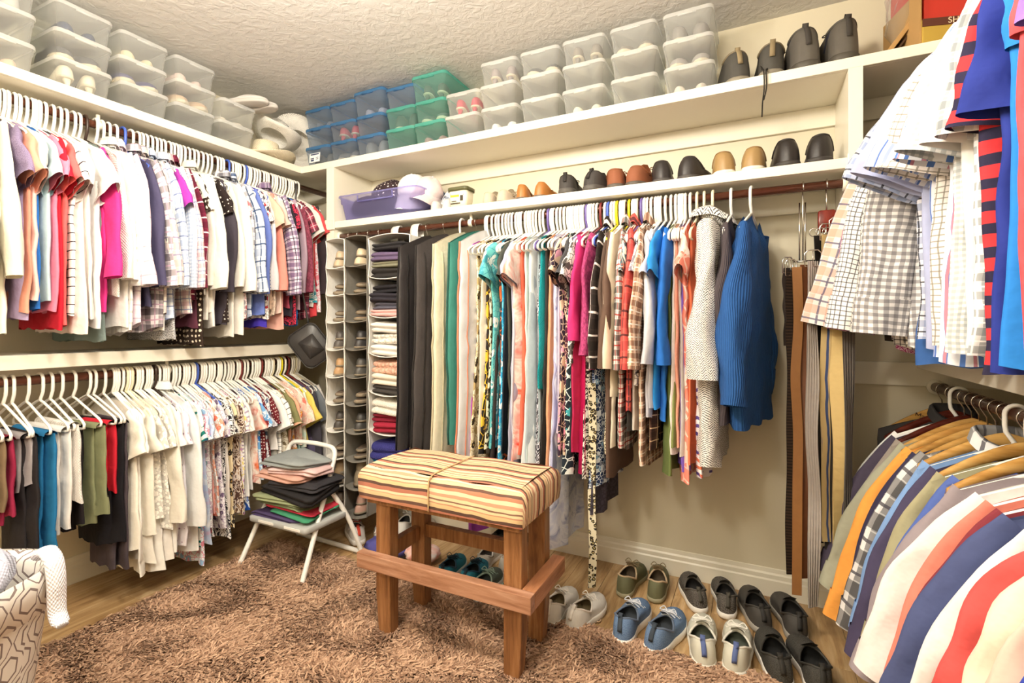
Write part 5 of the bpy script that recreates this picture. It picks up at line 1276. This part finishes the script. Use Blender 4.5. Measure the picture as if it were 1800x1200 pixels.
# ---------------------------------------------------------------- men's clothes
RU = [(2.27, 1.17, 'shirt', '#3a3434', 'black shirt at the wall end'), (2.21, 1.17, 'shirt', ('plaid', '#f0e6e0', '#e0a890', '#6a6a80', .07), 'white and orange plaid shirt'),
 (2.14, 1.14, 'shirt', ('swirl', '#a8447c', '#e8c8dc', .012), 'magenta shirt with tiny scroll print'), (2.06, 1.15, 'shirt', ('check', '#f4f2f0', '#3a3a44', .016), 'white shirt with small black check'),
 (1.97, 1.16, 'shirt', ('check', '#f4eee2', '#33303a', .032), 'cream shirt with wide black check'), (1.88, 1.15, 'shirt', ('gingham', '#efecea', '#55525a', .022), 'grey and white gingham shirt'),
 (1.83, 1.13, 'tank', '#3c64a4', 'denim blue vest'), (1.79, 1.19, 'sshirt', ('plaid', '#e8e8f0', '#8a9ac0', '#33343c', .05), 'white and navy plaid shirt'),
 (1.72, 1.17, 'sshirt', '#b9c0e2', 'plain lavender blue shirt'), (1.64, 1.15, 'sshirt', ('stripev', '#eef0f8', '#a8b8e4', .018, .4, '#5a78c0'), 'white shirt with fine pale blue stripes'),
 (1.57, 1.18, 'sshirt', ('check', '#f2ece6', '#8a8478', .016), 'cream shirt with olive mini check'), (1.50, 1.14, 'sshirt', ('stripev', '#eef2fa', '#5a80c8', .03, .3, '#c88a9c'), 'white shirt with bold blue stripes'),
 (1.43, 1.17, 'sshirt', ('gingham', '#f4f4f4', '#a0aaae', .014), 'white and sage gingham shirt'), (1.37, 1.18, 'sshirt', '#f6f4f0', 'plain white short-sleeved shirt'),
 (1.31, 1.16, 'sshirt', ('plaid', '#e0e2e4', '#7c8488', '#f6f6f6', .04), 'grey seersucker plaid shirt'), (1.24, 1.15, 'polo', ('stripeh', '#dc3a40', '#2e2a44', .05, .45), 'red and navy striped polo shirt'),
 (1.17, 1.16, 'polo', '#2c3a90', 'plain navy blue polo shirt'), (1.10, 1.17, 'polo', '#2f86dc', 'bright blue polo shirt'), (1.03, 1.2, 'polo', '#e85a60', 'coral red polo shirt'),
 (.96, 1.19, 'polo', '#9a78c8', 'lavender purple polo shirt'), (.89, 1.2, 'polo', '#bfe4e6', 'pale aqua polo shirt'), (.82, 1.2, 'polo', '#f0a070', 'orange polo shirt'), (.74, 1.2, 'polo', '#2f9ce0', 'azure polo shirt')]
for i_, (Y, zb, ty, m_, d) in enumerate(RU):
    Y = 2.27 - .059 * i_
    f = frame_on('RU', Y, zig(0, .06)); ov = dict(T=.026)
    if ty == 'shirt': ov.update(sl=('long', .76, R(38 - 40 * (2.27 - Y)), R(max(1, 15 - 34 * (2.27 - Y))), .10, .07))
    elif ty == 'tank': pass
    else: ov.update(sl=('short', .30 - .1 * (Y < 1.3), R(max(16, 46 - 58 * (1.8 - Y))), R(max(6, 24 - 34 * (1.8 - Y))), .12, .11))
    garment(f, ty, zb, m_, d + " on the men's upper rod", 'vest' if ty == 'tank' else CATS[ty], "men's shirts on the upper rod", 1.7, ov, name='vest' if ty == 'tank' else None)
    add_hanger(f, 'darkwood' if d.startswith(('black', 'grey and')) else 'white', ROD_NAME['RU'], d)
RL = [(2.40, .42, 'jacket', '#33302f', 'black vest', 'darkwood'), (2.32, .45, 'tee', '#f6f4f2', 'white tee', 'white'), (2.24, .30, 'sweat', '#4a4254', 'dark plum sweater', 'darkwood'),
 (2.16, .28, 'sweat', '#9a9088', 'taupe grey sweatshirt with long sleeve', 'wood'), (2.09, .30, 'sweat', '#a8a894', 'sage grey sweatshirt', 'wood'), (2.02, .24, 'sweat', '#f4a850', 'orange yellow sweatshirt', 'wood'),
 (1.95, .28, 'sweat', '#3c3854', 'dark navy sweatshirt', 'wood'), (1.88, .25, 'shirt', ('plaid', '#e8e6e6', '#1e1c20', '#55525a', .11), 'black and white flannel shirt', 'wood'), (1.81, .32, 'sweat', '#86aade', 'light blue sweatshirt', 'white'),
 (1.74, .26, 'sweat', '#504a68', 'greyish navy sweatshirt', 'wood'), (1.67, .34, 'sweat', '#b0aa88', 'khaki green sweatshirt', 'white'), (1.60, .35, 'tee', '#5a70b8', 'cornflower blue tee', 'wood'),
 (1.54, .32, 'sweat', '#a0949a', 'mauve grey sweatshirt', 'white'), (1.48, .36, 'tee', '#f4f0ee', 'white tee beside the salmon tee', 'white'), (1.42, .36, 'tee', '#e88a78', 'salmon tee', 'white'),
 (1.36, .36, 'tee', '#8c3a44', 'wine red tee', 'white'), (1.29, .32, 'polo', '#505a86', 'dusty navy polo shirt', 'white'), (1.21, .34, 'tee', '#f2efee', 'bright white tee', 'white'),
 (1.14, .34, 'tee', '#d85a58', 'faded red tee', 'white'), (1.07, .28, 'tee', '#ece4d0', 'wrinkled cream linen shirt', 'white'), (.99, .3, 'tee', '#e8c8b8', 'blush tee', 'white'), (.92, .28, 'tee', '#3a4cb0', 'royal blue tee', 'white'), (.84, .3, 'tee', '#1fa8a0', 'teal tee', 'white')]
for i_, (Y, zb, ty, m_, d, hk) in enumerate(RL):
    Y = 2.37 - .0625 * i_
    f = frame_on('RL', Y, zig(0, .05)); ov = dict(T=.03)
    if ty in ('sweat', 'shirt'): ov.update(sl=('long', .82 if 'taupe' in d else .68, R(40), R(15), .10, .066), bend=(.3 if 'taupe' in d else .03), waist=.24, hem=.235)
    elif ty == 'jacket': ov.update(sl=None)
    else: ov.update(sl=('long' if Y > 1.25 else 'short', .5 if Y > 1.25 else .3, R(44), R(16), .115, .09), hem=.25)
    if 'cream linen' in d: ov.update(A=.02, nf=5, T=.04)
    garment(f, ty, zb, m_, d + " on the men's lower rod", 'vest' if ty == 'jacket' else CATS[ty], "men's clothes on the lower rod", 1.7, ov, name='vest' if ty == 'jacket' else None)
    add_hanger(f, hk, ROD_NAME['RL'], d)
f = frame_on('RL', 2.475, .05); o = add_hanger(f, 'wood', ROD_NAME['RL']); o['label'] = "empty pale wooden hanger with burnt lettering against the wall"
text('Max', .028, simple('burnt_ink', '#3a2410', .8), o, (.07, .0135, -.108), (pi / 2, R(12), pi))

# ---------------------------------------------------------------- bench
t = thing('bench_stool', 'wooden bench stool with striped woven cushion standing on the brown rug', 'stool', (-1.05, 1.68, 0))
c = np.array((-1.05, 1.68, 0))
STR = fabric(('ribbon', '#e6cfa6', '#cf9d80', '#ead6b2', '#c08468', '#6e5248', '#e2c89c', '#d8ac8c', '#ecd9b6', '#b87862', '#60483f', '#dfc294', '#cc9478', '#e8d2a8', '#8a6454', .15))
x0, x1, ya, yb_, zs0, zs1 = -1.415, -.70, 1.50, 1.85, .565, .69
def cush(xa, xb2, off, name, e0, e1):
    L, U = [], []
    for sc, z in ((.0, zs0), (.0, zs0 + .03), (0, zs1 - .035), (.006, zs1 - .014), (.022, zs1)):
        lp = []
        nx, ny = 10, 8
        xl, xr, yl, yr = xa + (sc if e0 else 0), xb2 - (sc if e1 else 0), ya + sc, yb_ - sc
        pts = [(x, yl) for x in np.linspace(xl, xr, nx, endpoint=False)] + [(xr, y) for y in np.linspace(yl, yr, ny, endpoint=False)] + [(x, yr) for x in np.linspace(xr, xl, nx, endpoint=False)] + [(xl, y) for y in np.linspace(yr, yl, ny, endpoint=False)]
        for px_, py_ in pts:
            bul = .006 * sin(pi * (z - zs0) / (zs1 - zs0))
            lp.append((px_ - c[0] + (bul if px_ == xr and e1 else -bul if px_ == xl and e0 else 0), py_ - c[1] + (bul if py_ == yr else -bul if py_ == yl else 0), z + (.004 * sin(px_ * 30) if z == zs1 else 0)))
            U.append((px_, py_ - ((zs1 - z) if py_ == yl else -(zs1 - z) if py_ == yr else 0) + off))
        L.append(lp)
    nx_, ny_ = 12, 10   # top sheet as its own grid so that the stripes run on
    P = np.array(L); nr, nc = P.shape[:2]; V = P.reshape(-1, 3).tolist(); F = grid_faces(nr, nc, 0, True); b0 = len(V)
    for i in range(ny_ + 1):
        for j in range(nx_ + 1):
            fx, fy = j / nx_, i / ny_; xx = xa + (.022 if e0 else 0) + (xb2 - xa - .022 * (e0 + e1)) * fx; yy = ya + .022 + (yb_ - ya - .044) * fy
            V.append((xx - c[0], yy - c[1], zs1 + .008 * sin(pi * fy) * (1 if True else 0) + .003 * sin(xx * 22 + yy * 9))); U.append((xx, yy + off))
    F += [[q + 0 for q in f_] for f_ in grid_faces(ny_ + 1, nx_ + 1, b0)]
    return obj(name, mesh_from(name, V, F, STR, U), t)
xm = (x0 + x1) / 2 - .02
cu = cush(x0, xm, 0.0, 'cushion', 1, 0); cush(xm, x1, .06, 'cushion_cover_end', 0, 1)
obj('seam', tubes('seam', [(smooth_path([(xm - c[0], ya - c[1] - .007, zs0), (xm - c[0], ya - c[1] - .006, zs1 - .03), (xm - c[0], ya - c[1] + .02, zs1 + .003), (xm - c[0] + .01, 0, zs1 + .01), (xm - c[0], yb_ - c[1] - .02, zs1 + .003)], 5), .0025)], fabric(('plain', '#d8b888')), 5), cu)
box('seat_board', np.array((x0 + .02, ya + .02, zs0 - .022)) - c, np.array((x1 - .02, yb_ - .02, zs0 + .002)) - c, BENCHW, t, .002)
for lx0, ly0, sx_, sy_ in ((-1.33, 1.565, -1, -1), (-.755, 1.565, 1, -1), (-1.325, 1.785, -1, 1), (-.76, 1.785, 1, 1)):
    lp = [rr(.058, .05, .004, 2, 0, lx0 - c[0] - sx_ * .008, ly0 - c[1]), rr(.07, .056, .004, 2, .18, lx0 - c[0], ly0 - c[1]), rr(.07, .056, .004, 2, zs0 - .02, lx0 - c[0], ly0 - c[1])]
    obj('leg', loft('leg', lp, BENCHW, True, True, False), t)
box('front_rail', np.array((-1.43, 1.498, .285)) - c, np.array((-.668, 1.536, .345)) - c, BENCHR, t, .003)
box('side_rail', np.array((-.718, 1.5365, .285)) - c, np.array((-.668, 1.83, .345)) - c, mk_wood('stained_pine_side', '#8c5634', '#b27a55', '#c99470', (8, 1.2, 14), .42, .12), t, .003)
box('back_rail', np.array((-1.29, 1.765, .33)) - c, np.array((-.795, 1.80, .385)) - c, BENCHW, t, .003)
box('side_rail', np.array((-1.345, 1.595, .315)) - c, np.array((-1.31, 1.757, .375)) - c, BENCHW, t, .003)

# ---------------------------------------------------------------- step stool and its heap
t = thing('step_stool', 'white metal folding step stool with grey tread', 'step stool', (-2.16, 1.84, 0)); c = np.array((-2.16, 1.84, 0))
WM = simple('white_enamel', '#f6f4ee', .3); GT = simple('grey_tread', '#b4b6b4', .6, bump=.2, bscale=150); RB = simple('grey_rubber', '#7a7a78', .8)
fa, fb = np.array((-2.385, 1.655, 0)), np.array((-1.93, 1.655, 0)); ta, tb = np.array((-2.375, 1.96, .545)), np.array((-2.025, 1.96, .545))
fp = smooth_path([fa, fa * .5 + ta * .5, fa * .1 + ta * .9, ta * .98 + tb * .02 + (0, .005, .03), ta * .75 + tb * .25 + (0, .01, .052), ta * .25 + tb * .75 + (0, .01, .052), tb * .98 + ta * .02 + (0, .005, .03), fb * .1 + tb * .9, fb * .5 + tb * .5, fb], 5) - c
obj('front_frame', tubes('front_frame', [(fp, .0125)], WM, 10), t)
ra, rb_ = np.array((-2.43, 2.07, .02)), np.array((-1.915, 2.05, .02)); ha, hb_ = fa * .27 + ta * .73, fb * .27 + tb * .73
rp = smooth_path([ha + (0, .02, 0), ha * .5 + ra * .5 + (0, .02, .02), ra * .95 + ha * .05, ra * .95 + rb_ * .05, ra * .5 + rb_ * .5, rb_ * .95 + ra * .05, rb_ * .95 + hb_ * .05, hb_ * .5 + rb_ * .5 + (0, .02, .02), hb_ + (0, .02, 0)], 5) - c
obj('rear_frame', tubes('rear_frame', [(rp, .0125)], WM, 10), t)
tr = obj('tread', loft('tread', [rr(.41, .27, .02, 3, .232), rr(.42, .28, .022, 3, .238), rr(.42, .28, .022, 3, .258), rr(.41, .27, .02, 3, .262)], GT), t, (0, 0, 0))
for xq in (-.07, .12): box('anti_slip_strip', (xq - .055, -.144, .244), (xq + .055, -.1385, .256), WM, tr, .001)
for q in (fa, fb): obj('rubber_foot', tubes('rubber_foot', [([q - c, q - c + (0, .013, .024)], .015)], RB, 10), t)
zz = .263
for i, (w_, d_, h_, m_, wd, dx, dy, ang) in enumerate([(.36, .25, .035, '#52456c', 'dark purple', -.04, .0, .05), (.30, .23, .018, '#4a9a74', 'green', .05, .01, -.1), (.32, .24, .02, '#c8384a', 'red', .03, 0, .08), (.35, .24, .032, '#88906c', 'olive', -.03, -.01, -.04), (.34, .24, .03, '#9aa27c', 'pale olive', -.03, 0, .06),
        (.37, .26, .05, '#2c2a2c', 'black', .03, .01, -.05), (.33, .25, .035, '#3a383c', 'charcoal', .04, 0, .06), (.33, .24, .035, '#d8a898', 'dusty rose', -.03, 0, -.04), (.30, .22, .035, '#eccac8', 'pale pink', .04, .01, .08), (.34, .24, .035, '#9aa0a0', 'grey', -.02, 0, -.12)]):
    folded('folded_garment', 'folded %s garment in the heap on the step stool' % wd, 'clothes', (-2.165 + dx, 1.84 + dy, zz), (w_, d_, h_), m_, 2 if h_ > .025 else 1, ang, 'folded clothes on the step stool', i, .02); zz += h_ * .93

# ---------------------------------------------------------------- laundry basket
def mk_hex():
    t = NT('hexagon_print_canvas'); uv = t.coord('UV'); x = t.sep(uv)
    def hexd(ox, oy):
        u_ = t.m('ABSOLUTE', t.m('SUBTRACT', t.m('FRACT', t.m('ADD', t.m('DIVIDE', x[0], .11), ox)), .5)); v_ = t.m('ABSOLUTE', t.m('SUBTRACT', t.m('FRACT', t.m('ADD', t.m('DIVIDE', x[1], .13), oy)), .5))
        return t.m('MAXIMUM', t.m('MULTIPLY', u_, 1.05), t.m('ADD', t.m('MULTIPLY', u_, .5), t.m('MULTIPLY', v_, .95)))
    h1, h2 = hexd(0, 0), hexd(.5, .5); d = t.m('MINIMUM', h1, h2)
    ring = t.m('MULTIPLY', t.m('GREATER_THAN', d, .20), t.m('LESS_THAN', d, .25)); ln = t.m('LESS_THAN', t.m('ABSOLUTE', t.m('SUBTRACT', h1, h2)), .03)
    t.base(t.mix(t.m('MAXIMUM', ring, ln), '#efeae2', '#8a7c78')); t.rough(.85); t.bump(t.noise(uv, 300, 2).outputs[0], .2, .002); return t.mat
HEX = mk_hex()
bc = (-1.87, .42, 0)
t = thing('laundry_basket', 'canvas laundry basket with grey hexagon print beside the trousers', 'basket', bc, (0, 0, .5))
lv = [rr(.34, .30, .1, 6, .002), rr(.36, .32, .11, 6, .02), rr(.44, .40, .14, 6, .28), rr(.50, .46, .16, 6, .56), rr(.515, .475, .165, 6, .585), rr(.50, .46, .16, 6, .598), rr(.47, .43, .15, 6, .57), rr(.42, .38, .14, 6, .3)]
obj('body', loft('body', lv, HEX, True, False), t)
obj('folded_rim', loft('folded_rim', [rr(.487, .447, .156, 6, .495), rr(.508, .468, .163, 6, .492), rr(.525, .485, .168, 6, .582), rr(.505, .465, .162, 6, .601)], HEX, False, False), t)
crumple('waffle_towel', 'pale blue waffle towel heaped in the laundry basket', 'towel', (bc[0], bc[1], .50), (.215, .195, .1), fabric(('knit', '#dde0f2')), 8, amp=.07, n=28)
t = thing('sock', 'white ankle sock hanging over the rim of the laundry basket', 'sock', (-1.715, .648, .608), (0, 0, -.05)); t.scale = (.85, .62, .95); SK = fabric(('knit', '#f2f0f6')); lo = []
pth = smooth_path([(-.06, .0, .01), (-.02, 0, .028), (.03, 0, .012), (.05, 0, -.04), (.052, 0, -.10), (.06, 0, -.135), (.095, .0, -.155)], 5)
for i, q in enumerate(pth):
    tn_ = pth[min(i + 1, len(pth) - 1)] - pth[max(i - 1, 0)]; tn_ /= np.linalg.norm(tn_); nrm = np.array([-tn_[2], 0, tn_[0]]); e = i / (len(pth) - 1)
    a_, b_ = .014 * (1 if e < .93 else .6), .036 * (1 - .12 * e) * (1 if e < .95 else .7); lo.append([q + nrm * a_ * cos(th) + np.array([0, b_ * sin(th), 0]) for th in np.linspace(0, 2 * pi, 14, endpoint=False)])
so = obj('foot', loft('foot', lo, SK), t); obj('ribbed_cuff', loft('ribbed_cuff', [[np.array(v) * 1.0 + (np.array(v) - pth[i]) * .08 for v in lo[i]] for i in range(0, 6)], fabric(('stripev', '#f4f2f6', '#c0b8c4', .008, .3))), so)
for k, (dx, dy, rx, rz_) in enumerate(((-.03, .13, .3, 2.0), (.02, .10, .2, 2.2))):
    tag(obj('plastic_hanger', hanger_mesh('#fbf8f0'), None, (bc[0] + dx, bc[1] + dy, .79 + .015 * k), (rx, .5, rz_)), 'loose white plastic hanger poking out of the laundry basket', 'hanger', 'loose hangers in the laundry basket')

# ---------------------------------------------------------------- rug
RX0, RX1, RY0, RY1 = -2.44, .06, .15, 1.935
t = thing('shag_rug', 'brown shaggy rug under the bench stool', 'rug', ((RX0 + RX1) / 2, (RY0 + RY1) / 2, 0)); c = np.array(t.location)
box('backing', np.array((RX0, RY0, .001)) - c, np.array((RX1, RY1, .010)) - c, simple('rug_backing', '#7a5a44', .95), t, .003)
NS = 165000
rx = rng.uniform(RX0, RX1, NS); ry = rng.uniform(RY0, RY1, NS)
az = 2.2 * np.sin(rx * 9 + np.sin(ry * 7)) + 2.0 * np.cos(ry * 11 + 1.3 * np.sin(rx * 5)) + rng.uniform(-1.3, 1.3, NS)
ln = rng.uniform(.022, .042, NS); le = rng.uniform(.45, 1.05, NS); wd = rng.uniform(.0022, .0034, NS); b2 = rng.uniform(-.7, .7, NS)
dx, dy = np.cos(az), np.sin(az); ex, ey = np.cos(az + b2), np.sin(az + b2)
p0 = np.stack([rx, ry, np.full(NS, .008)], 1)
p1 = p0 + np.stack([dx * ln * .45 * np.sin(le), dy * ln * .45 * np.sin(le), ln * .55 * np.cos(le) + .008], 1)
p2 = p1 + np.stack([ex * ln * .55, ey * ln * .55, ln * .12 * rng.uniform(-.6, 1, NS)], 1)
for q in (p1, p2): q[:, 0] = np.clip(q[:, 0], RX0 - .025, RX1 + .025); q[:, 1] = np.clip(q[:, 1], RY0 - .025, RY1 + .025)
s0 = np.stack([-dy * wd, dx * wd, 0 * wd], 1); s2 = np.stack([-ey * wd * .8, ex * wd * .8, .5 * wd], 1)
V = np.stack([p0 - s0, p0 + s0, p1 - s0, p1 + s0, p2 - s2, p2 + s2], 1).reshape(-1, 3) - c
base_i = (np.arange(NS) * 6)[:, None, None]; Fq = (np.array([[0, 1, 3, 2], [2, 3, 5, 4]])[None] + base_i).reshape(-1)
me = bpy.data.meshes.new('pile'); me.vertices.add(NS * 6); me.vertices.foreach_set('co', V.astype(np.float32).ravel())
me.loops.add(NS * 8); me.loops.foreach_set('vertex_index', Fq.astype(np.int32)); me.polygons.add(NS * 2); me.polygons.foreach_set('loop_start', np.arange(NS * 2, dtype=np.int32) * 4)
me.update(calc_edges=True); me.polygons.foreach_set('use_smooth', np.ones(NS * 2, bool))
ul = me.uv_layers.new(name='UVMap'); ul.data.foreach_set('uv', np.repeat(np.stack([rng.uniform(0, 1, NS), np.zeros(NS)], 1), 8, axis=0).astype(np.float32).ravel())
pm = NT('brown_shag'); uu = pm.sep(pm.coord('UV')); rmp = pm.n('ValToRGB'); pm.set(rmp.inputs[0], uu[0]); e = rmp.color_ramp.elements; e[0].color, e[1].color = lin('#8c6a54'), lin('#d0ac90'); pm.base(rmp.outputs[0]); pm.rough(.8); pm.spec(.2)
me.materials.append(pm.mat); po = obj('pile', me, t); po['kind'] = 'stuff'

# ---------------------------------------------------------------- shoes on the floor
def fpair(style, heels, cols, label, group, rz, scale=1.0, z=.001):
    for i, ((px, py), a) in enumerate(zip(heels, rz)):
        X, Y = floor_at(px, py + 10); shoe(style, -1 if i == 0 else 1, (X, Y + .01, z), a, label, cols, group, scale=scale)
fpair('runner', [(1238, 1180), (1290, 1192)], ('#d9d7c8', '#f2eee2', '#4a5046', '#5a6a9c', '#e6e2d6', '#f0ede4'), 'cream running shoe with blue heel tab, in front of grey slip-ons', 'cream running shoes with blue tabs', (.10, .0), 1.02)
fpair('runner', [(1088, 1133), (1142, 1150)], (('speckle', '#6f88aa', '#5a7296', 300), '#f4f0ea', '#33383e', '#3a4450', '#66748a', '#d8dce4'), 'denim blue running shoe with white sole and curly laces', 'blue running shoes', (-.12, -.22), 1.0)
fpair('casual', [(1092, 1044), (1150, 1054)], ('#6a6a4c', '#9a9478', '#4c4030', '#8a7a5c', '#c4ac8c'), 'olive and tan cycling shoe standing against the baseboard', 'olive and tan cycling shoes', (-.12, .1), 1.0)
fpair('slip', [(1232, 1074), (1279, 1084)], (('speckle', '#6c6660', '#3c3834', 260), '#f0ece4', '#1e1c1c', '#4a463e', '#57524c'), 'grey slip-on shoe with white sole by the baseboard', 'grey slip-on shoes', (.32, .18), .95)
fpair('slip', [(1344, 1112), (1406, 1128)], ('#484440', '#a8a298', '#181616', '#2c2a28', '#3a3734'), 'black slip-on shoe with grey sole under the belts', 'black slip-on shoes with grey soles', (.22, .22), 1.02)
fpair('slip', [(1378, 1212), (1448, 1232)], (('speckle', '#4a4844', '#35332f', 320), '#f2eee8', '#141414', '#2c2a26', '#33312d'), 'dark mesh slip-on shoe with white sole beside the sweatshirts', 'dark mesh slip-on shoes', (.16, .22), 1.02)
fpair('runner', [(962, 1100), (1000, 1108)], ('#ece9e4', '#faf7f2', '#6a5c40', '#f4f0ea', '#e6dfd6'), 'white running shoe beside the bench leg', 'white running shoes beside the bench', (-.05, -.2), .92)
X, Y = floor_at(1045, 1085)
tag(obj('shoe_lace', tubes('shoe_lace', [(smooth_path([(X - .05, Y + .03, .05), (X - .01, Y + .02, .02), (X + .03, Y - .01, .006), (X + .02, Y - .035, .006), (X - .03, Y - .03, .006)], 6), .003)], simple('lace_tan', '#c8a888', .8), 6)), 'loose tan lace beside the white running shoe', 'lace')
fpair('runner', [(775, 1028), (812, 1036)], ('#2a86a0', '#e8ecec', '#22262a', '#203848', '#27506a'), 'teal running shoe seen under the bench', 'teal running shoes under the bench', (.2, .15), .9)
fpair('runner', [(835, 1060), (876, 1070)], ('#6c7a72', '#eef0ee', '#3a403c', '#a8c4b8', '#9cb4a8'), 'grey green running shoe seen under the bench', 'grey green running shoes under the bench', (.12, .05), .92)
fpair('casual', [(842, 1000), (880, 1004)], ('#efece4', '#f6f4ee', '#55504a', '#e8e4dc', '#e4e0d6'), 'plain white sneaker behind the teal shoes', 'white sneakers behind the teal shoes', (.1, .0), .9)
fpair('slip', [(868, 962), (895, 968)], ('#3c3a30', '#55503e', '#1e1c18', '#2a2820', '#33312a'), 'black and olive slip-on shoe by the baseboard behind the bench', 'black and olive slip-on shoes', (.1, .0), .85)
fpair('runner', [(630, 952), (668, 962)], ('#ece8e4', '#f6f4f0', '#7a7672', '#e0503c', '#f0e4de'), 'white sneaker with orange trim on the floor below the organizers', 'white and orange sneakers', (.9, .7), .95)
fpair('casual', [(700, 938), (722, 945)], ('#f0ede8', '#f4f2ee', '#33302c', '#ece8e2', '#e2ded6'), 'white canvas sneaker behind the bench legs', 'white canvas sneakers', (.3, .2), .95)
X, Y = floor_at(680, 975); crumple('cloth_bag', 'purple blue cloth bag slumped behind the bench', 'bag', (X, Y, .002), (.13, .09, .045), fabric(('plain', '#5a58a0')), 5, amp=.12, n=22)
X, Y = floor_at(742, 985); crumple('pink_scarf', 'pink and white patterned scarf crumpled behind the bench', 'scarf', (X, Y, .002), (.1, .08, .04), fabric(('tiedye', '#f4ece8', '#f0c0b4', '#d87a70', 12)), 6, amp=.15, n=22)
# leopard scarf that dangles to the floor under the dresses
xs = x_at(1040, 2.08); t = thing('scarf', 'long thin leopard scarf dangling below the dresses', 'scarf', (xs, 2.08, 1.0))
ribbon('cloth', [(0, 0, 0), (.004, 0, -.2), (-.004, .01, -.45), (.006, 0, -.7), (.0, .0, z_at(1032, xs, 2.08) - 1.0)], .034, fabric(('spots', '#e4dcc0', '#2c2620', '#a89868', .016)), t, .006, .4, (.3, 1))
